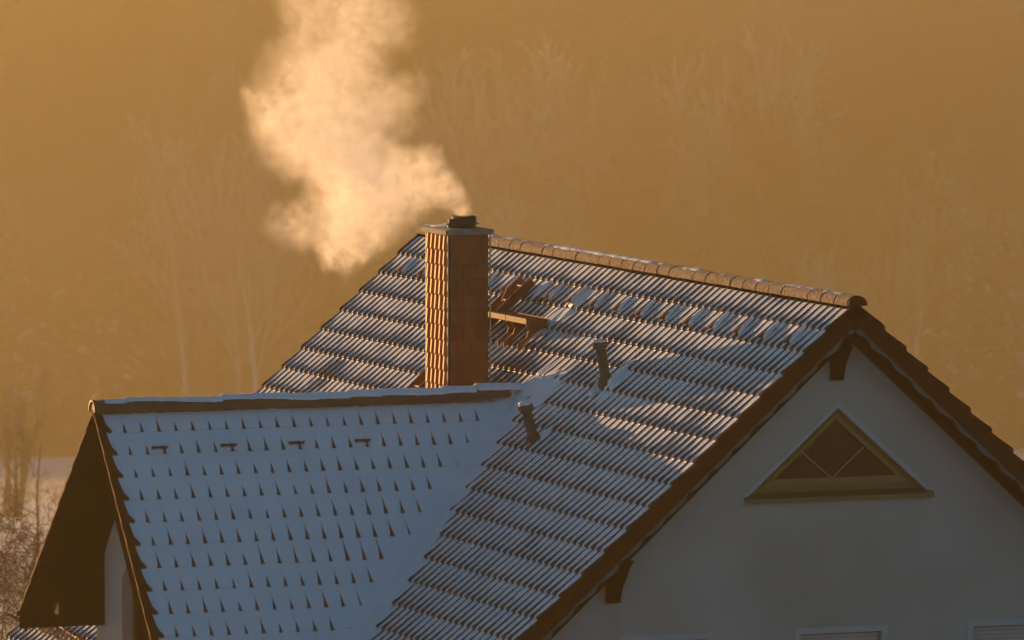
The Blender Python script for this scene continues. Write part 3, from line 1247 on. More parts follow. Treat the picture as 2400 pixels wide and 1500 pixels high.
# ------------------------------------------------------------------ roof ladder and walkway
lad = empty('roof_ladder')
lad.parent = main_roof


def slope_box(mb, t0, t1, y0, y1, h0, h1):
    V = [PL(np.array(t), y, np.array(h)) for t in (t0, t1) for y in (y0, y1) for h in (h0, h1)]
    mb.add(V, [(0, 1, 3, 2), (4, 6, 7, 5), (0, 4, 5, 1), (2, 3, 7, 6), (0, 2, 6, 4), (1, 5, 7, 3)])
    return mb


for yy in (9.40, 9.76):
    mb = MB()
    slope_box(mb, .66, 4.3, yy, yy + .012, .0, .125)
    slope_box(mb, .66, 4.3, yy + .012, yy + .045, .0, .010)
    part(mb, 'rail', M_REDMETAL, lad)
for i in range(13):
    t = .80 + i * .28
    mb = MB().tube([pl(-t * CM, 9.41, .085), pl(-t * CM, 9.77, .085)], .019, 8)
    part(mb, 'rung', M_REDMETAL, lad)
mb = MB().tube([pl(-1.12 * CM, 9.58, .10), pl(-1.08 * CM, 9.58, .13), pl(-.98 * CM, 9.57, .17), pl(-.95 * CM, 9.57, .20)], .010, 6)
part(mb, 'safety_hook', M_REDMETAL, lad)

walk = empty('roof_walkway')
walk.parent = main_roof
WX0, WX1, WZ = -1.215, -0.925, -0.785
mb = MB()
for i in range(6):
    x = WX0 + .012 + i * .052
    mb.box(x, x + .02, 7.88, 9.98, WZ - .022, WZ - .004)
for i in range(42):
    y = 7.89 + i * .05
    mb.box(WX0 + .005, WX1 - .005, y, y + .010, WZ - .026, WZ - .0005)
part(mb, 'grating', M_REDMETAL, walk)
for (a, b) in ((7.88, 8.62), (8.64, 9.98)):
    part(MB().box(WX0 - .008, WX0 + .002, a, b, WZ - .065, WZ + .006), 'edge_strip', M_REDMETAL, walk)
    part(MB().box(WX1 - .002, WX1 + .006, a, b, WZ - .045, WZ + .006), 'edge_strip', M_REDMETAL, walk)
for yy in (7.90, 8.40, 8.62, 9.6):
    prof = [(WX0, WZ - .03), (WX1, WZ - .03), (WX1 - .0, WZ - .09)]
    # down to the slope: curved leg
    foot_u = PL(np.array(1.42), 0, np.array(.0))
    foot_l = PL(np.array(1.80), 0, np.array(.0))
    prof = [(WX0, WZ - .03), (WX1, WZ - .03), (WX1 + .03, WZ - .085), (float(foot_u[0]), float(foot_u[2])),
            (float(foot_l[0]), float(foot_l[2])), (float(foot_l[0]) + .005, float(foot_l[2]) + .09), (WX0 + .005, WZ - .24), (WX0 + .035, WZ - .16), (WX0 + .0, WZ - .09)]
    part(MB().prism([(x, yy, z) for x, z in prof], (0, 0.012, 0)), 'bracket', M_REDMETAL, walk)

# ------------------------------------------------------------------ vent pipes
def vent(t, y, top, rad=.062, lean=(-.095, 0, 0)):
    b = PL(np.array(t), y, np.array(-.03))
    b = Vector([float(q) for q in b])
    e = empty('vent_pipe')
    e.parent = main_roof
    tp = Vector(top)
    ax = (tp - b)
    part(MB().tube([b, b + ax * .86], [rad * 1.08, rad], 16), 'pipe', M_VENT, e, True)
    c0 = b + ax * .82
    c1 = b + ax * .90
    c2 = b + ax * 1.0
    part(MB().tube([c0, c0 + ax * .03, c1, c2 - ax * .02, c2], [rad * 1.12, rad * 1.55, rad * 1.62, rad * 1.5, rad * .9], 16), 'vent_cap', M_VENT, e, True)
    # flashing saddle
    up = PL(np.array(t - .15), y, np.array(-.01))
    dn = PL(np.array(t + .20), y, np.array(-.045))
    part(MB().tube([tuple(b - ax * .02), tuple(b + ax * .16)], [rad * 1.9, rad * 1.05], 14), 'flashing', M_VENT, e, True)
    return e, b, ax


v1 = vent(1.98, 4.50, (-1.555, 4.47, -0.815))
v2 = vent(3.08, 4.93, (-2.405, 4.90, -1.625))

# ------------------------------------------------------------------ snow guards
gmb = MB()
hh = 0.05


def guard_mesh():
    mb = MB()
    prof = [(-.16, -.03), (-.10, .012), (-.02, .040), (.035, .046), (.040, .018), (.012, .004), (-.0, -.03)]
    V = []
    for s_, w in ((-1, .020), (1, .020)):
        for t, h in prof:
            V.append(PL(np.array(t), s_ * w * (1.25 if t > 0 else 1), np.array(h)))
    n = len(prof)
    mb.add(V, [tuple(range(n)), tuple(reversed(range(n, 2 * n)))] + [(i, n + i, n + (i + 1) % n, (i + 1) % n) for i in range(n)])
    return mb.mesh('snow_guard', M_REDMETAL)


g_me = guard_mesh()
TG = T0 + .6863
guards = []
for i in range(18):
    y = .63 + .8 * i
    if 9.3 < y < 9.9:
        continue
    o = bpy.data.objects.new('snow_guard', g_me)
    COL.objects.link(o)
    p0 = PL(np.array(TG), y, np.array(0.0))
    o.location = tuple(p0)
    o.parent = main_roof
    guards.append(y)
for x in (-6.87, -5.952, -5.035, -4.139):
    mb = MB()
    V = []
    tt = S0 + 2 * CL2 - .06
    prof = [(-.05, -.03), (-.012, .004), (-.004, .022), (.006, .022), (.006, -.012)]
    for s_ in (-1, 1):
        for t, h in prof:
            V.append(PN(np.array(tt + t), x + s_ * .092, np.array(h + (.012 if s_ else 0))))
    n = len(prof)
    mb.add(V, [tuple(range(n)), tuple(reversed(range(n, 2 * n)))] + [(i, n + i, n + (i + 1) % n, (i + 1) % n) for i in range(n)])
    for s_ in (-1, 1):
        mb.prism([tuple(PN(np.array(tt + t), x + s_ * .092, np.array(h))) for t, h in ((-.03, .0), (-.002, .052), (.008, .052), (.008, -.01))], (.012, 0, 0))
    part(mb, 'snow_guard', M_TILE, dormer_roof, label='bare snow guard bar sticking out of the snow')

# ------------------------------------------------------------------ snow on the roofs
SM_ = MB()
# main slope: lies in the pans, bare on the near side of every roll
fr = np.array([0, .04, .12, .3, .55, .8, .93, .985, 1.0])
ua = np.array([0.0, .05, .10, .15, .21, .27, .33, .39, .46, .58, .72, .86, .95])
jj = np.arange(75)
A = (jj[:, None] + ua[None, :]).ravel() * TW
Ufrac = np.tile(ua, 75)
A = np.append(A, 75 * TW)
Ufrac = np.append(Ufrac, 1.0)


def valley_dist(x, y, z):
    """how far a point on the main slope is above the dormer slope (positive = clear)"""
    zn = np.where(y < YD, ZD + (y - YD) * SD / CDc, ZD - (y - YD) * SDF / CDF)
    return (z - zn) * CDc


Gs = []
for k in range(1, KM + 1):
    tt = T0 + (k - 1) * CL + fr * CL
    T, Y = np.meshgrid(tt, A, indexing='ij')
    Fm = np.repeat(fr[:, None], len(A), 1)
    Um = np.repeat(Ufrac[None, :], len(fr), 0)
    base = -TOP + LIFT * Fm
    d = 0.0308 - .0102 * Fm + 0.006 * (vnoise(T * 2.1, Y * 2.1, 1) - .5) + 0.006 * (vnoise(T * 9, Y * 9, 2) - .5)
    # flank facing the sun holds more
    d = d + 0.010 * np.clip((0.46 - Um) / .2, 0, 1) * (Um > .20)
    P0 = PL(T, Y, -.04 + 0 * T)
    vd = valley_dist(P0[..., 0], P0[..., 1], P0[..., 2])
    inval = (Y < YD + .2)
    vfill = np.clip(1 - np.abs(vd) / .30, 0, 1) * inval
    d = d + 0.070 * vfill ** 1.2
    # piled snow round the valley head and behind the upper vent
    d = d + 0.045 * np.exp(-((T - 2.25) / .22) ** 2 - ((Y - 6.15) / .35) ** 2)
    d = d + 0.035 * np.exp(-((T - 1.95) / .30) ** 2 - ((Y - 4.28) / .10) ** 2)
    d = d + 0.030 * np.exp(-((T - .85) / .30) ** 2 - ((Y - 7.70) / .16) ** 2)
    d = d + 0.034 * np.exp(-((T - 1.15) / .22) ** 2 - ((Y - 8.0) / .18) ** 2)
    d = d + 0.05 * np.exp(-((T - .70) / .18) ** 2 - ((Y - 9.15) / .08) ** 2)
    # bare strip near ladder, walkway and chimney
    bare = np.exp(-((T - 1.25) / .45) ** 2 - ((Y - 8.9) / .55) ** 2) + np.exp(-((T - 2.2) / .45) ** 2 - ((Y - 7.6) / .6) ** 2) * .8
    bare = bare + 0.45 * np.clip((vnoise(T * 1.1 + 3, Y * .9, 5) - .72) / .15, 0, 1)
    d = d - 0.020 * np.clip(bare, 0, 1)
    # lower end: snow rounds off and drops to the next course
    drop = np.where(Fm > .92, (Fm - .92) / .08, 0)
    h = base + d
    # crest: a thin broken crust on the far side of each roll
    crust = (Um > .22) & (Um < .37)
    cn = vnoise(T * 5, Y * 23, 8)
    hc = base + ROLL * rollp(Um, 1) * (1 + 0.34 * np.clip((Fm - 0.55) / 0.4, 0, 1) ** 1.5) + 0.0045 * (cn > .22) - .0035 * (cn <= .22)
    h = np.where(crust, np.maximum(h, hc), h)
    h = h - drop * (d + .004) * (1 - .8 * np.clip(vfill * 2, 0, 1))
    lay = np.clip((0.5 - np.abs(Um - .68)) / .12, 0, 1)
    # under the front lip of the course above: slightly tucked
    Gs.append(PL(T, Y, h))
Gm = Gs[0]
G = np.concatenate(Gs, 0)
# drop the part of the sheet that lies inside the dormer
vd = valley_dist(G[..., 0], G[..., 1], G[..., 2])
a_, b_ = vd.shape
idx = np.arange(a_ * b_).reshape(a_, b_)
keep = (vd[:-1, :-1] > -.10) | (vd[1:, 1:] > -.10)
near_v = (vd[:-1, :-1] < .34) & (G[:-1, :-1, 1] < YD)
keep[len(fr) - 1::len(fr), :] &= near_v[len(fr) - 1::len(fr), :]      # every course keeps its own bare front edge
q = np.stack([idx[:-1, :-1], idx[1:, :-1], idx[1:, 1:], idx[:-1, 1:]], -1)[keep]
main_snow = (G.reshape(-1, 3), q)

# dormer slope: thick blanket, only the lower tips of the rolls show
fr2 = np.array([0, .03, .08, .2, .35, .5, .65, .8, .92, .985, 1.0])
ua2 = np.array([0, .07, .15, .23, .30, .36, .42, .49, .62, .80])
nj = 26
A2 = (np.arange(nj)[:, None] + ua2[None, :]).ravel() * TW2
U2 = np.tile(ua2, nj)
Gs = []
for k in range(1, KD + 1):
    tt = S0 + (k - 1) * CL2 + fr2 * CL2
    T, Aa = np.meshgrid(tt, A2, indexing='ij')
    X = X0D + TW2 + Aa
    Fm = np.repeat(fr2[:, None], len(A2), 1)
    Um = np.repeat(U2[None, :], len(fr2), 0)
    rightness = np.clip((X + 6.0) / 3.2, 0, 1)
    low = np.clip((T - .35) / 1.8, 0, 1)
    H = 0.0545 - 0.0110 * rightness * low - 0.001 * low
    cell = vnoise(np.floor(Aa / TW2 + .25) * 3.7 + 0.5 + 0 * T, k * 5.3 + 0 * T, 9)
    H = H + 0.0030 * (cell - .5) + 0.006 * (vnoise(T * 1.3, X * 1.3, 11) - .5) + 0.0025 * (vnoise(T * 7, X * 7, 12) - .5)
    P0 = PN(T, X, -.02 + 0 * T)
    # valley fill
    vd2 = (P0[..., 2] - P0[..., 0] * SM / CM) * CM
    H = H + 0.06 * np.clip(1 - np.abs(vd2) / .26, 0, 1) ** 1.2
    # close to the ridge cap the snow thins over the clay
    h = -TOP2 + H + .011 + LIFT * 0.16 * Fm - 0.014 * np.exp(-((Um - .36) / .15) ** 2) + 0.004 * np.sin(np.pi * Fm)
    h = h - np.where(Fm > .92, (Fm - .92) / .08, 0) * 0.006
    Gs.append(PN(T, X, h))
G = np.concatenate(Gs, 0)
a_, b_ = G.shape[:2]
vd2 = G[..., 2] - G[..., 0] * SM / CM
idx = np.arange(a_ * b_).reshape(a_, b_)
keep = (vd2[:-1, :-1] > -.12) | (vd2[1:, 1:] > -.12)
q2 = np.stack([idx[:-1, :-1], idx[:-1, 1:], idx[1:, 1:], idx[1:, :-1]], -1)[keep]
o = link('roof_snow', bulk('main_roof_snow', main_snow[0], main_snow[1], M_SNOW, True))
tag(o, 'thin snow lying in the tile channels of the large main roof', 'snow', kind='stuff')
o = link('roof_snow', bulk('dormer_snow', G.reshape(-1, 3), q2, M_SNOW, True))
tag(o, 'thick snow blanket on the side gable roof with tile tips poking through', 'snow', kind='stuff')

# snow humps behind guards, on caps, on the dormer ridge
sm = MB()


def hump(mb, t, y, L, w, hgt, lift=0.0, n=10, m=8, skew=0.0):
    V = []
    for i in range(n + 1):
        a = i / n
        prof = min(1, a / .14) ** .5 * (1 - a) ** .38
        tt_ = t - L * a
        for j in range(m + 1):
            b = -1 + 2 * j / m
            c = ((b + 1) / .35) if b < -.65 else (1 - .38 * (b + .65) / 1.65 if b < .95 else 0)
            c = max(0, c) ** .8
            V.append(PL(np.array(tt_), y + w * b * (0.25 + .75 * prof), np.array(lift - .034 + (hgt + .034) * c * prof + random.uniform(-.002, .002))))
    idx = np.arange((n + 1) * (m + 1)).reshape(n + 1, m + 1)
    qq = np.stack([idx[:-1, :-1], idx[:-1, 1:], idx[1:, 1:], idx[1:, :-1]], -1).reshape(-1, 4)
    mb.add(np.array(V), qq)


for y in guards:
    hump(sm, TG + .02, y, .36 + random.uniform(-.06, .03), .033 + random.uniform(-.005, .010), .026 + random.uniform(-.005, .010))
hump(sm, 2.42, 6.22, .50, .28, .025)
hump(sm, 2.62, 5.98, .70, .30, .008)
hump(sm, 2.03, 4.33, .50, .11, .035)
hump(sm, 3.05, 4.72, .30, .08, .02)
o = sm.build('snow_mound', M_SNOW, None, True)
tag(o, 'small sunlit snow humps piled behind the snow guards and vents of the main roof', 'snow', kind='stuff')

# snow strip on dormer ridge
G = []
xs = np.linspace(-7.48, -1.80, 150)
for i, x in enumerate(xs):
    row = []
    cx = (x + 7.63) / .432
    f = cx - math.floor(cx)
    ii = math.floor(cx)
    zz = ZD - 0.028 + 0.035 * max(0, (ii - 8) / 5.0) + 0.012 * math.sin(ii * 1.7)
    grow = min(1, max(0.12, (x + 7.4) / 3.0))
    edge = 40 + 20 * grow + 10 * (float(vnoise(x * 5, 0.3, 4)) - .5)
    th = .008 + .013 * grow + 0.006 * float(vnoise(x * 7, 2.2, 6))
    rr = 0.138 * (1.0 if f < .15 else .965 - .045 * f)
    for a in np.linspace(-1, 1, 13):
        ang = R(90) + a * R(edge)
        c = max(0, 1 - abs(a) ** 4)
        rad = rr + (th * c if abs(a) < 1 else -.004)
        row.append((x, YD + rad * math.cos(ang), zz + rad * .95 * math.sin(ang) + .004))
    G.append(row)
mb = MB().grid(G)
o = mb.build('ridge_snow', M_SNOW, None, True)
tag(o, 'strip of snow lying along the top of the side gable ridge', 'snow', kind='stuff')
# snow patches on main ridge
mb = MB()
G = []
for i, y in enumerate(np.linspace(.35, 14.9, 300)):
    row = []
    wv = float(vnoise(y * 1.6, .7, 21)) * .7 + float(vnoise(y * 6, .7, 22)) * .5
    lev = max(0, wv - .42) * (1.0 + .9 * (y / 15))
    f = (y + .02) / ((LY + .02) / nrc)
    f -= math.floor(f)
    rr = .128 * (1.0 if f < .15 else .965 - .04 * f)
    for a in np.linspace(-1, 1, 9):
        ang = R(94) + a * R(36)
        c = max(0, 1 - a * a)
        rad = rr - .006 + (.006 + .030 * lev) * c
        row.append((0.012 + rad * math.cos(ang), y, -.076 + rad * .85 * math.sin(ang)))
    G.append(row)
o = MB().grid(G).build('ridge_snow', M_SNOW, None, True)
tag(o, 'broken snow crust along the top of the main ridge', 'snow', kind='stuff')


# snow on vent caps and ice at the foot
def blob(mb, c, rx, ry, rz, n=8, m=12, j=.06):
    V = []
    for i in range(n + 1):
        a = math.pi * i / n - math.pi / 2
        for k in range(m):
            b = 2 * math.pi * k / m
            q = 1 + random.uniform(-j, j)
            V.append((c[0] + rx * math.cos(a) * math.cos(b) * q, c[1] + ry * math.cos(a) * math.sin(b) * q, c[2] + rz * math.sin(a) * q))
    Fc = []
    for i in range(n):
        for k in range(m):
            Fc.append((i * m + k, i * m + (k + 1) % m, (i + 1) * m + (k + 1) % m, (i + 1) * m + k))
    mb.add(V, Fc)


mb = MB()
blob(mb, (-1.555, 4.47, -.812), .080, .085, .028)
o = mb.build('cap_snow', M_SNOW, None, True)
tag(o, 'thin snow on the cap of the upper vent pipe', 'snow', kind='stuff')
mb = MB()
blob(mb, (-2.405, 4.90, -1.622), .085, .09, .034)
o = mb.build('cap_snow', M_SNOW, None, True)
tag(o, 'snow crust on the cap of the lower vent pipe', 'snow', kind='stuff')
mb = MB()
bb = PL(np.array(2.10), 4.56, np.array(.0))
for (dy, hg, dt) in ((.06, .16, .0), (.03, .10, .03), (-.02, .08, .06), (.0, .05, .10)):
    b0 = PL(np.array(2.06 + dt), 4.52 + dy, np.array(-.04))
    mb.tube([tuple(b0), (float(b0[0]) - .03, float(b0[1]) + .01, float(b0[2]) + hg * .6), (float(b0[0]) - .045, float(b0[1]) + .012, float(b0[2]) + hg)], [.022, .017, .006], 7)
blob(mb, tuple(PL(np.array(2.22), 4.5, np.array(-.02))), .05, .06, .05)
o = mb.build('ice_lump', M_ICE, None, True)
tag(o, 'lump of ice frozen to the foot of the upper vent pipe', 'ice')
mb = MB()
blob(mb, (-2.2, 8.05, .458), .28, .24, .012, j=.12)
o = mb.build('cap_snow', M_SNOW, None, True)
tag(o, 'film of frost and snow on the chimney top slab', 'snow', kind='stuff')

# ------------------------------------------------------------------ dry vine at the eave corner
mb = MB()
random.seed(21)
pts = [PL(np.array(T0 + 17.6 * CL + .05 * i), 14.2 - .2 * i, np.array(.06 + .03 * math.sin(i))) for i in range(14)]


def vm(px_t, y, h):
    return tuple(float(q) for q in PL(np.array(px_t), y, np.array(h)))


for sidx in range(16):
    y = 14.9 - 3.0 * random.random()
    t = 7.85 + (14.9 - y) * .075 + random.uniform(-.05, .10)
    P = [vm(t, y, .0)]
    for s in range(5):
        y += random.uniform(-.16, .10)
        t += random.uniform(-.03, .09)
        P.append(vm(t, y, random.uniform(.0, .12)))
    mb.tube(P, [.010, .009, .008, .007, .006, .004], 5)
P = [vm(7.80 + .079 * i * .25 * 1.0, 14.9 - .25 * i, .05 + .02 * math.sin(i * 1.3)) for i in range(15)]
mb.tube(P, .018, 6)
o = vine = empty('dry_vine', (0, 0, 0))
tag(vine, 'dry brown climbing vine tangled over the lower left roof edge', 'vine')
st = mb.build('stem', M_VINE, vine)
mb = MB()
for i in range(520):
    y = 14.9 - 3.2 * random.random() ** .9
    t = 7.86 + (14.9 - y) * .078 + random.gauss(0, .07)
    c = np.array(vm(t, y, random.uniform(.0, .11)))
    u = rng.normal(size=3)
    u /= np.linalg.norm(u)
    w = np.cross(u, rng.normal(size=3))
    w /= np.linalg.norm(w)
    s = random.uniform(.012, .03)
    mb.add([c - u * s, c + w * s * .6, c + u * s, c - w * s * .6 + u * .2 * s], [(0, 1, 2), (0, 2, 3)])
lf = mb.build('leaves', M_VINE, vine, kind='stuff')
mb = MB()
for i in range(9):
    c = Vector((XL - .02, 9.85, -4.68))
    q = c + Vector((random.uniform(-.28, .05), random.uniform(-.1, .25), random.uniform(-.02, .16)))
    mb.tube([c, (c + q) / 2 + Vector((0, 0, random.uniform(-.03, .05))), q], [.008, .006, .003], 5)
tend = mb
for i in range(4):
    c = Vector(vm(7.9 + i * .07, 14.2 - i * .55, .05))
    mb.tube([c, c + Vector((.02, 0, -.2)), c + Vector((-.02, -.1, -.45))], [.010, .008, .006], 5)
mb.build('tendrils', M_VINE, vine, kind='stuff')


# ------------------------------------------------------------------ trees
def tube_np(P, rad, n):
    """P (k,3), rad (k) -> verts, quads"""
    P = np.asarray(P, float)
    k = len(P)
    d = np.gradient(P, axis=0)
    d /= np.linalg.norm(d, axis=1)[:, None] + 1e-9
    up = np.array([0.31, 0.17, 0.94]) if abs(d[0][2]) < .85 else np.array([1.0, .1, .05])
    a = np.cross(d, up)
    a /= np.linalg.norm(a, axis=1)[:, None] + 1e-9
    b = np.cross(d, a)
    th = np.arange(n) * 2 * np.pi / n
    V = P[:, None, :] + (a[:, None, :] * np.cos(th)[None, :, None] + b[:, None, :] * np.sin(th)[None, :, None]) * np.asarray(rad)[:, None, None]
    V = V.reshape(-1, 3)
    i = np.arange(k - 1)[:, None] * n
    j = np.arange(n)[None, :]
    q = np.stack([i + j, i + (j + 1) % n, i + n + (j + 1) % n, i + n + j], -1).reshape(-1, 4)
    return V, q


class Acc:
    def __init__(s):
        s.V = []
        s.Q = []
        s.n = 0

    def add(s, V, q):
        s.V.append(V)
        s.Q.append(q + s.n)
        s.n += len(V)

    def mesh(s, name, m):
        return bulk(name, np.vstack(s.V), np.vstack(s.Q), m)


def branch(acc, rg, p, d, L, r, lvl, maxl, n0=6, droop=0.0, upw=0.15, minr=0.0, spread=0.7, kids=(5, 5, 4, 3)):
    seg = 6 if lvl == 0 else (5 if lvl == 1 else 3)
    P = [p]
    dd = d / np.linalg.norm(d)
    for i in range(seg):
        dd = dd + rg.normal(size=3) * (.05 if lvl == 0 else .14) + np.array([0, 0, upw * (1 if lvl else .3)]) * .35
        dd /= np.linalg.norm(dd)
        P.append(P[-1] + dd * L / seg)
    P = np.array(P)
    rr = r * (1 - .75 * np.linspace(0, 1, seg + 1))
    rr = np.maximum(rr, minr)
    V, q = tube_np(P, rr, max(3, n0 - 2 * lvl))
    acc[min(lvl, 1) if len(acc) > 1 else 0].add(V, q)
    if lvl >= maxl:
        return
    nk = kids[lvl]
    for i in range(nk):
        f = (.3 if lvl == 0 else .2) + (.7 if lvl == 0 else .78) * (i + rg.random() * .8) / nk
        f = min(f, .98)
        ii = f * seg
        a = int(ii)
        b = min(a + 1, seg)
        pp = P[a] + (P[b] - P[a]) * (ii - a)
        ax = P[b] - P[a]
        ax /= np.linalg.norm(ax) + 1e-9
        side = np.cross(ax, rg.normal(size=3))
        side /= np.linalg.norm(side) + 1e-9
        nd = ax * (1 - spread * .55) + side * spread
        rloc = r * (1 - .75 * f)
        branch(acc, rg, pp, nd, L * (.50 if lvl == 0 else .58) * (1.15 - .5 * f) * rg.uniform(.8, 1.15), rloc * .55, lvl + 1, maxl, n0, droop, upw, minr, spread, kids)


def decid(seed, H, r, kids=(13, 7, 4), maxl=3, minr=.010, spread=.62, stems=1):
    rg = np.random.default_rng(seed)
    tr, cr = Acc(), Acc()
    for s in range(stems):
        off = np.array([0, 0, -.3]) if stems == 1 else np.array([rg.uniform(-.6, .6), rg.uniform(-.6, .6), -.3])
        d = np.array([rg.normal() * .03, rg.normal() * .03, 1.0])
        if stems > 1:
            d[:2] += off[:2] * .13
        branch([tr, cr], rg, off, d, H * (1 if stems == 1 else rg.uniform(.8, 1)), r * (1 if stems == 1 else rg.uniform(.6, 1)), 0, maxl, 8, 0, .25, minr, spread, kids)
    return tr, cr


def conifer(seed, H):
    rg = np.random.default_rng(seed)
    tr, cr = Acc(), Acc()
    P = np.array([[0, 0, -.3], [0, 0, H * .5], [0, 0, H]])
    V, q = tube_np(P, [H * .012, H * .008, .02], 6)
    tr.add(V, q)
    z = H * .12
    while z < H * .98:
        f = z / H
        rad = (H * .20) * (1 - f) ** .85 + .15
        nb = 9
        for i in range(nb):
            a = rg.random() * 6.283
            L = rad * rg.uniform(.65, 1.1)
            base = np.array([0, 0, z + rg.uniform(-.2, .2)])
            dr = np.array([math.cos(a), math.sin(a), 0])
            side = np.array([-math.sin(a), math.cos(a), 0])
            # drooping spray as ragged strips
            m = 4
            pts = []
            for s in range(m + 1):
                g = s / m
                c = base + dr * L * g + np.array([0, 0, -L * .35 * g * g - .05 * L * g])
                w = L * .26 * (1 - .75 * g) * rg.uniform(.6, 1.2)
                pts.append(c + side * w + np.array([0, 0, -w * .5 * rg.random()]))
                pts.append(c + np.array([0, 0, .04 * L]))
                pts.append(c - side * w + np.array([0, 0, -w * .5 * rg.random()]))
            V = np.array(pts)
            qs = []
            for s in range(m):
                if rg.random() < .12:
                    continue
                o_ = s * 3
                qs.append((o_, o_ + 1, o_ + 4, o_ + 3))
                qs.append((o_ + 1, o_ + 2, o_ + 5, o_ + 4))
            if qs:
                cr.add(V, np.array(qs))
        z += H * .035
    return tr, cr


def make_tree(name, label, cat, acc, mats, loc, rot=0, sc=1.0, group=None, names=('trunk', 'crown')):
    e = empty(name, loc)
    e.rotation_euler = (0, 0, rot)
    e.scale = (sc, sc, sc)
    tag(e, label, cat, group)
    for a, n, m in zip(acc, names, mats):
        me = a.mesh(n, m) if isinstance(a, Acc) else a
        link(n, me, e)
    return e


def px2s(px, r):
    return (px - 1200) / 16756 * r


# forest beyond the field: individually recognisable pale and dark trees
protoD = []
for sd, H in ((11, 27), (12, 24), (13, 29)):
    t_, c_ = decid(sd, H, H * .018, kids=(13, 6, 4), maxl=3, minr=.075)
    protoD.append((t_.mesh('trunk', M_DARKBARK), c_.mesh('crown', M_DARKTWIG), H))
pt, pc = decid(31, 23, .30, kids=(14, 7, 4), maxl=3, minr=.058, spread=.45)
birchA = (pt.mesh('trunk', M_PALEBARK), pc.mesh('crown', M_PALETWIG), 23)
pt, pc = decid(34, 20, .26, kids=(12, 6, 4), maxl=3, minr=.058, spread=.5)
birchB = (pt.mesh('trunk', M_PALEBARK), pc.mesh('crown', M_PALETWIG), 20)
protoC = []
for sd, H in ((41, 22), (42, 26)):
    t_, c_ = conifer(sd, H)
    protoC.append((t_.mesh('trunk', M_DARKBARK), c_.mesh('crown', M_CONIFER), H))

indiv = [
    (birchA, 1010, 1012, 1.75, 'pale birch in the haze rising from behind the chimney top', 'birch'),
    (birchB, 1240, 1016, 1.9, 'tall pale birch between the chimney and the vents, above the ridge', 'birch'),
    (birchA, 1385, 1020, 1.8, 'leaning-crowned pale birch above the snow guards of the main roof', 'birch'),
    (birchB, 440, 1008, 1.7, 'pale birch among the conifers above the left part of the side gable ridge', 'birch'),
    (birchA, 1640, 1018, 1.7, 'hazy pale birch two thirds along the main ridge', 'birch'),
    (birchB, 2130, 1010, 1.6, 'pale birch above the upper right verge', 'birch'),
    (birchA, 1780, 1024, 1.8, 'pale birch left of the ridge end, behind the broad dark tree', 'birch'),
    (protoC[0], 20, 1006, 1.75, 'big snow-laden conifer cut by the left picture edge', 'conifer'),
    (protoC[1], 175, 1012, 1.55, 'big snow-laden conifer right above the snowy field at the left', 'conifer'),
    (protoC[0], 335, 1016, 1.8, 'broad snow-laden conifer left of the smoke', 'conifer'),
    (protoC[1], 2200, 1012, 1.35, 'snow-laden conifer above the middle of the right verge', 'conifer'),
    (protoC[0], 2350, 1008, 1.6, 'broad snow-laden conifer near the right picture edge', 'conifer'),
    (birchA, 600, 997, 1.449, 'pale leafless birch in the haze left of the roof slope', 'birch'),
    (birchB, 560, 1002, 1.311, 'slender pale birch forking just left of the roof slope birch', 'birch'),
    (birchB, 1120, 999, 1.380, 'pale thin birch in the haze right behind the smoke', 'birch'),
    (birchB, 1300, 1005, 1.518, 'slender hazy birch behind the upper roof ridge', 'birch'),
    (protoD[0], 1470, 1003, 1.380, 'tall dark leafless tree in the haze above the middle of the ridge', 'tree'),
    (protoD[1], 1850, 1007, 1.587, 'broad dark leafless tree in the haze above the right ridge end', 'tree'),
    (birchA, 1950, 995, 0.966, 'small pale leaning birch just behind the right end of the ridge', 'birch'),
    (protoD[2], 2060, 1011, 1.380, 'tall straight dark tree right of the gable peak', 'tree'),
    (protoC[0], 90, 1003, 1.380, 'snowy conifer at the far left of the hazy forest', 'conifer'),
    (protoC[1], 260, 1009, 1.380, 'tall snowy conifer above the side gable verge', 'conifer'),
    (protoC[0], 400, 1015, 1.311, 'snow-dusted conifer in the haze above the side gable ridge', 'conifer'),
    (protoC[1], 2290, 1007, 1.242, 'snowy conifer in the haze at the right edge of the forest', 'conifer'),
    (protoC[0], 2390, 999, 1.104, 'snow-laden conifer above the right roof verge near the picture edge', 'conifer'),
]
for i, (pr, px, r, sc, lab, cat) in enumerate(indiv):
    nm = {'birch': 'birch_tree', 'tree': 'bare_tree', 'conifer': 'conifer_tree'}[cat]
    e = empty(nm, at(r, px2s(px, r)))
    e.rotation_euler = (0.06 if 'leaning' in lab else 0, 0.16 if 'leaning' in lab else 0, i * 1.3)
    e.scale = (sc, sc, sc)
    tag(e, lab, cat, 'trees standing at the forest edge')
    link('trunk', pr[0], e)
    link('crown', pr[1], e)

# the rest of the forest: one mass, joined from points instancing merged tree meshes
fr_objs = []


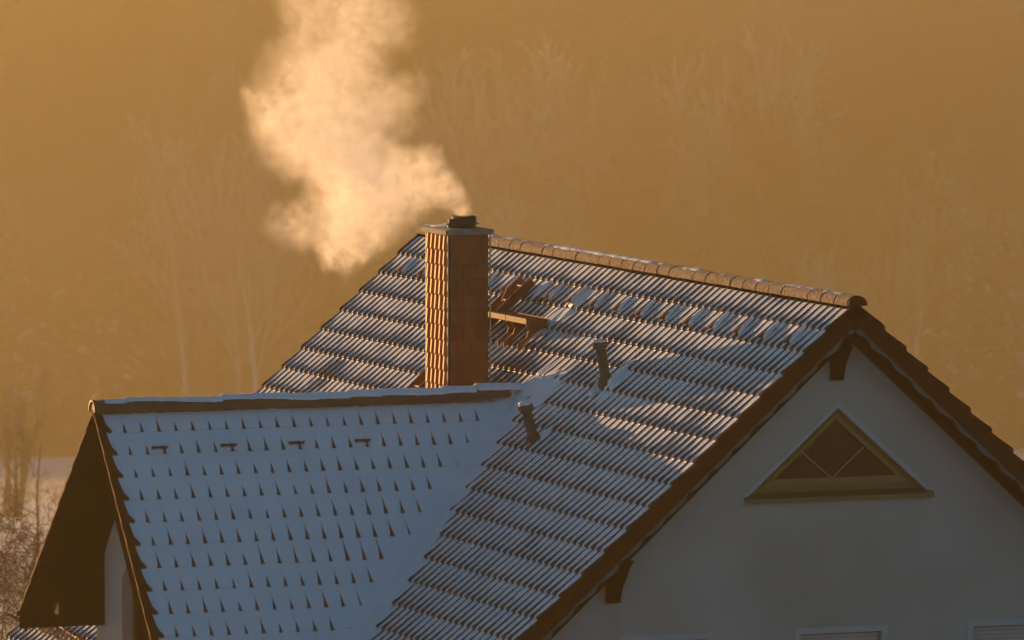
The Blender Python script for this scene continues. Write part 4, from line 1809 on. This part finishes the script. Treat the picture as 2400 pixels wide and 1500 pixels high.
def forest(nm, protos, n, seed, rlo, rhi, smax, label, probs=None):
    rg = np.random.default_rng(seed)
    me = bpy.data.meshes.new(nm)
    r = rlo + (rhi - rlo) * rg.random(n) ** 1.1
    s = rg.uniform(-smax, smax, n)
    x = CAM.x + r * VX + s * VY
    y = CAM.y + r * VY - s * VX
    ok = vnoise(x / 38, y / 60, 31) > .40
    x, y = x[ok], y[ok]
    n = len(x)
    z = ground_z(x, y)
    V = np.stack([x, y, z], -1)
    me.from_pydata(V.tolist(), [], [])
    a = me.attributes.new('rot', 'FLOAT', 'POINT')
    a.data.foreach_set('value', rg.uniform(0, 6.28, n))
    a = me.attributes.new('scl', 'FLOAT', 'POINT')
    a.data.foreach_set('value', rg.uniform(.7, 1.15, n))
    a = me.attributes.new('kindid', 'INT', 'POINT')
    a.data.foreach_set('value', rg.choice(len(protos), n, p=probs))
    o = link(nm, me)
    tag(o, label, 'forest', kind='stuff')
    ng = bpy.data.node_groups.new(nm, 'GeometryNodeTree')
    ng.interface.new_socket('Geometry', in_out='INPUT', socket_type='NodeSocketGeometry')
    ng.interface.new_socket('Geometry', in_out='OUTPUT', socket_type='NodeSocketGeometry')
    gi = ng.nodes.new('NodeGroupInput')
    go = ng.nodes.new('NodeGroupOutput')
    jn = ng.nodes.new('GeometryNodeJoinGeometry')

    def attr(name, ty):
        q = ng.nodes.new('GeometryNodeInputNamedAttribute')
        q.data_type = ty
        q.inputs[0].default_value = name
        return q
    ra = attr('rot', 'FLOAT')
    sa = attr('scl', 'FLOAT')
    ka = attr('kindid', 'INT')
    cx = ng.nodes.new('ShaderNodeCombineXYZ')
    ng.links.new(ra.outputs[0], cx.inputs[2])
    for i, po in enumerate(protos):
        oi = ng.nodes.new('GeometryNodeObjectInfo')
        oi.inputs['Object'].default_value = po
        oi.inputs['As Instance'].default_value = True
        cmp_ = ng.nodes.new('FunctionNodeCompare')
        cmp_.data_type = 'INT'
        cmp_.operation = 'EQUAL'
        ng.links.new(ka.outputs[0], cmp_.inputs[2])
        cmp_.inputs[3].default_value = i
        ip = ng.nodes.new('GeometryNodeInstanceOnPoints')
        ng.links.new(gi.outputs[0], ip.inputs['Points'])
        ng.links.new(cmp_.outputs[0], ip.inputs['Selection'])
        ng.links.new(oi.outputs['Geometry'], ip.inputs['Instance'])
        ng.links.new(cx.outputs[0], ip.inputs['Rotation'])
        ng.links.new(sa.outputs[0], ip.inputs['Scale'])
        ng.links.new(ip.outputs[0], jn.inputs[0])
    ng.links.new(jn.outputs[0], go.inputs[0])
    md = o.modifiers.new('instances', 'NODES')
    md.node_group = ng
    return o


# merged single-mesh trees standing in the forest, used as instance sources too
def merged(nm, acc, mats, loc, label, cat):
    me = bulk(nm, np.vstack(acc[0].V + acc[1].V), np.vstack(acc[0].Q + [q + acc[0].n for q in acc[1].Q]), mats[0])
    me.materials.append(mats[1])
    n0 = sum(len(q) for q in acc[0].Q)
    mi = np.zeros(len(me.polygons), dtype=np.int32)
    mi[n0:] = 1
    me.polygons.foreach_set('material_index', mi)
    o = link(nm, me)
    o.location = loc
    return o


srcs = []
for i, (sd, H, px, r) in enumerate(((51, 35, 1660, 1022), (52, 31, 880, 1030), (53, 38, 2180, 1026))):
    a = decid(sd, H, H * .0085, kids=(11, 6, 4), maxl=3, minr=.036)
    o = merged('bare_tree', a, (M_DARKBARK, M_FTREE), at(r, px2s(px, r)), None, None)
    tag(o, ['leafless tree deeper in the haze above the middle of the ridge', 'leafless tree deep in the haze behind the smoke plume',
            'leafless tree deeper in the haze right of the gable peak'][i], 'tree', 'trees inside the hazy forest')
    srcs.append(o)
for i, (sd, H, px, r) in enumerate(((61, 28, 180, 1024), (62, 33, 2330, 1032))):
    a = conifer(sd, H)
    o = merged('conifer_tree', a, (M_DARKBARK, M_CONIFER), at(r, px2s(px, r)), None, None)
    tag(o, ['snowy conifer deeper in the forest at the far left', 'snowy conifer deeper in the forest at the far right'][i], 'conifer', 'trees inside the hazy forest')
    srcs.append(o)
forest('forest', srcs[:3], 1700, 5, 1014, 1480, 260, 'hazy leafless forest covering the whole far hillside', [.4, .3, .3])
forest('forest_conifers', srcs[3:], 300, 6, 1008, 1480, 260, 'snow-dusted conifers scattered through the hazy hillside forest', [.5, .5])

# multi-stem tree at the left edge in the field
t_, c_ = decid(71, 8.5, .22, kids=(5, 4, 3), maxl=3, minr=.006, spread=.36, stems=6)
make_tree('multistem_tree', 'clump of close bare trunks standing in the snowy field at the left edge', 'tree', (t_, c_), (M_BARK, M_BARK), at(498, px2s(25, 498)), 0.4, 1.15)
t_, c_ = decid(72, 6.0, .07, kids=(6, 5, 3), maxl=3, minr=.005, spread=.8)
make_tree('bare_tree', 'thin bare sapling with arching branches in the snowy field left of the side gable', 'tree', (t_, c_), (M_BARK, M_BARK), at(240, px2s(75, 240)), 1.0)


# hedge line across the field
def bush(seed, H, W, nst, minr, spread=.75):
    rg = np.random.default_rng(seed)
    a = Acc()
    for i in range(nst):
        off = np.array([rg.uniform(-W, W) * .5, rg.uniform(-W, W) * .35, -.1])
        d = np.array([rg.normal() * .35, rg.normal() * .35, 1.0])
        branch([a], rg, off, d, H * rg.uniform(.6, 1), .022 + H * .003, 0, 3, 6, 0, .12, minr, spread, (7, 5, 4))
    return a


for i, (px, r, H, W, n, lab) in enumerate(((-25, 160, 3.8, 3.4, 11, 'tangled bare bush in the lower left corner beside the side gable'),
                                          (95, 150, 2.6, 2.2, 7, 'low bare bush close behind the lower left eave'),
                                          (30, 215, 2.8, 4.0, 8, 'hazy bare bush behind the corner bush at the left edge'))):
    a = bush(80 + i, H, W, n, .0065)
    o = link('bare_bush', a.mesh('bare_bush', M_TWIG))
    o.location = at(r, px2s(px, r))
    tag(o, lab, 'bush', 'bare bushes at the lower left')
a = Acc()
rg = np.random.default_rng(99)
for i in range(46):
    s = -30 + i * 1.3
    loc = np.array(at(496 + rg.uniform(-1, 1), s * 1.5))
    for j in range(3):
        branch([a], rg, loc + np.array([rg.uniform(-.6, .6), rg.uniform(-.6, .6), 0]), np.array([rg.normal() * .3, rg.normal() * .3, 1.]), rg.uniform(1.6, 3.0), .04, 0, 2, 5, 0, .1, .016, .8, (6, 5))
o = link('hedge', a.mesh('hedge', M_TWIG))
tag(o, 'low bare hedge running across the snowy field at the left', 'hedge', kind='stuff')

# ------------------------------------------------------------------ haze
hz = MB()
Vh = []
for z in (-104.0, 62.0):
    for (r, s) in ((-310, -1210), (-310, 1210), (1945, 1210), (1945, -1210)):
        Vh.append((CAM.x + r * VX + s * VY, CAM.y + r * VY - s * VX, z))
hz.add(Vh, [(3, 2, 1, 0), (4, 5, 6, 7), (0, 1, 5, 4), (1, 2, 6, 5), (2, 3, 7, 6), (3, 0, 4, 7)])
hm = bpy.data.materials.new('haze_air')
hm.use_nodes = True
nt = hm.node_tree
nt.nodes.clear()
out = nt.nodes.new('ShaderNodeOutputMaterial')
pv = nt.nodes.new('ShaderNodeVolumePrincipled')
pv.inputs['Color'].default_value = HAZE_COLOR
pv.inputs['Density'].default_value = HAZE_DENSITY
pv.inputs['Anisotropy'].default_value = HAZE_ANISO
nt.links.new(pv.outputs[0], out.inputs['Volume'])
o = hz.build('haze', hm)
tag(o, 'golden morning haze filling the valley', 'haze', kind='stuff')

# ------------------------------------------------------------------ smoke
BLOBS = [(-2.144, 7.79, 0.655, 0.125, 1.3), (-2.207, 7.867, 0.8, 0.167, 1.1), (-2.307, 7.998, 0.935, 0.212, 1.0), (-2.46, 8.147, 1.042, 0.268, 0.9), (-2.452, 8.327, 1.313, 0.201, 0.8), (-2.648, 8.043, 0.856, 0.234, 0.8), (-2.744, 8.264, 1.125, 0.346, 0.8), (-2.961, 8.0, 0.808, 0.335, 0.8), (-3.188, 8.111, 1.086, 0.474, 0.9), (-3.302, 8.284, 0.688, 0.474, 1.0), (-3.466, 8.486, 0.4, 0.391, 1.0), (-3.578, 8.507, 0.121, 0.268, 1.0), (-3.712, 8.548, -0.018, 0.145, 0.9), (-3.882, 8.817, 0.502, 0.335, 0.5), (-4.198, 9.099, 0.464, 0.251, 0.4), (-3.523, 8.411, 1.188, 0.558, 0.9), (-3.696, 8.836, 1.618, 0.614, 0.8), (-4.062, 9.143, 1.666, 0.474, 0.7), (-4.315, 9.265, 1.945, 0.335, 0.65), (-4.468, 9.337, 2.113, 0.201, 0.5), (-3.99, 9.009, 2.343, 0.53, 0.55), (-3.575, 8.512, 2.189, 0.614, 0.65), (-3.216, 8.033, 1.981, 0.418, 0.7), (-2.924, 7.94, 2.231, 0.251, 0.6), (-3.559, 8.717, 2.796, 0.558, 0.5), (-3.975, 9.048, 2.901, 0.335, 0.25), (-3.291, 8.313, 3.085, 0.474, 0.4), (-2.954, 8.021, 3.091, 0.307, 0.3), (-3.909, 8.898, 3.352, 0.391, 0.5), (-3.278, 8.509, 3.58, 0.53, 0.45), (-3.737, 8.715, 3.914, 0.614, 0.4), (-4.046, 9.024, 0.269, 0.195, 0.3)]
SMOKE_DENSITY = 2.5
mb = MB()
for (x, y, z, r, a) in BLOBS:
    blob(mb, (x, y, z), r * 1.4 + .07, r * 1.4 + .07, r * 1.4 + .07, 10, 16, 0)
hull = bpy.data.objects.new('hull_tmp', mb.mesh('hull_tmp', M_SNOW))
COL.objects.link(hull)
rm = hull.modifiers.new('r', 'REMESH')
rm.mode = 'VOXEL'
rm.voxel_size = 0.07
dg = bpy.context.evaluated_depsgraph_get()
hme = bpy.data.meshes.new_from_object(hull.evaluated_get(dg))
bpy.data.objects.remove(hull)
hme.name = 'smoke'
sm_ = bpy.data.materials.new('smoke_volume')
sm_.use_nodes = True
nt = sm_.node_tree
nt.nodes.clear()
out = nt.nodes.new('ShaderNodeOutputMaterial')
pv = nt.nodes.new('ShaderNodeVolumePrincipled')
pv.inputs['Color'].default_value = (1.0, 0.99, 0.97, 1)
pv.inputs['Anisotropy'].default_value = 0.45
nt.links.new(pv.outputs[0], out.inputs['Volume'])
geo = nt.nodes.new('ShaderNodeNewGeometry')
tc = nt.nodes.new('ShaderNodeTexCoord')
pos = tc.outputs['Object']
# distort
nz = noise(nt, 2.2, 6, 0.62, vec=pos)
sb = N(nt, 'ShaderNodeVectorMath', operation='SUBTRACT')
nt.links.new(nz.outputs['Color'], sb.inputs[0])
sb.inputs[1].default_value = (.5, .5, .5)
sc_ = N(nt, 'ShaderNodeVectorMath', operation='SCALE')
nt.links.new(sb.outputs[0], sc_.inputs[0])
sc_.inputs['Scale'].default_value = 0.55
# distort less near the pipe mouth
dm = N(nt, 'ShaderNodeVectorMath', operation='DISTANCE')
nt.links.new(pos, dm.inputs[0])
dm.inputs[1].default_value = (-2.144, 7.79, .62)
mr = nt.nodes.new('ShaderNodeMapRange')
nt.links.new(dm.outputs['Value'], mr.inputs[0])
mr.inputs[1].default_value = 0.05
mr.inputs[2].default_value = 1.0
mr.inputs[3].default_value = 0.22
mr.inputs[4].default_value = 0.62
nt.links.new(mr.outputs[0], sc_.inputs['Scale'])
ps = N(nt, 'ShaderNodeVectorMath', operation='ADD')
nt.links.new(pos, ps.inputs[0])
nt.links.new(sc_.outputs[0], ps.inputs[1])
acc = None
for (x, y, z, r, a) in BLOBS:
    di = N(nt, 'ShaderNodeVectorMath', operation='DISTANCE')
    nt.links.new(ps.outputs[0], di.inputs[0])
    di.inputs[1].default_value = (x, y, z)
    m_ = nt.nodes.new('ShaderNodeMapRange')
    m_.inputs[1].default_value = r * 1.3
    m_.inputs[2].default_value = r * .15
    m_.inputs[3].default_value = 0
    m_.inputs[4].default_value = a * (1.0 if z < 1.4 else .72)
    nt.links.new(di.outputs['Value'], m_.inputs[0])
    if acc is None:
        acc = m_.outputs[0]
    else:
        ad = N(nt, 'ShaderNodeMath', operation='ADD')
        nt.links.new(acc, ad.inputs[0])
        nt.links.new(m_.outputs[0], ad.inputs[1])
        acc = ad.outputs[0]
n2 = noise(nt, 6.0, 7, 0.68, vec=pos)
m2 = nt.nodes.new('ShaderNodeMapRange')
m2.inputs[1].default_value = .38
m2.inputs[2].default_value = .66
m2.inputs[3].default_value = .25
m2.inputs[4].default_value = 1.5
nt.links.new(n2.outputs['Fac'], m2.inputs[0])
n3 = noise(nt, 17.0, 4, 0.6, vec=ps.outputs[0])
m3 = nt.nodes.new('ShaderNodeMapRange')
m3.inputs[1].default_value = .40
m3.inputs[2].default_value = .62
m3.inputs[3].default_value = .45
m3.inputs[4].default_value = 1.35
nt.links.new(n3.outputs['Fac'], m3.inputs[0])
mm = N(nt, 'ShaderNodeMath', operation='MULTIPLY')
nt.links.new(acc, mm.inputs[0])
nt.links.new(m3.outputs[0], mm.inputs[1])
acc = mm.outputs[0]
mu = N(nt, 'ShaderNodeMath', operation='MULTIPLY')
nt.links.new(acc, mu.inputs[0])
nt.links.new(m2.outputs[0], mu.inputs[1])
mu2 = N(nt, 'ShaderNodeMath', operation='MULTIPLY')
nt.links.new(mu.outputs[0], mu2.inputs[0])
mu2.inputs[1].default_value = SMOKE_DENSITY
nt.links.new(mu2.outputs[0], pv.inputs['Density'])
hme.materials.clear()
hme.materials.append(sm_)
o = link('smoke', hme)
tag(o, 'sunlit white smoke plume drifting left from the chimney pipe', 'smoke', kind='stuff')
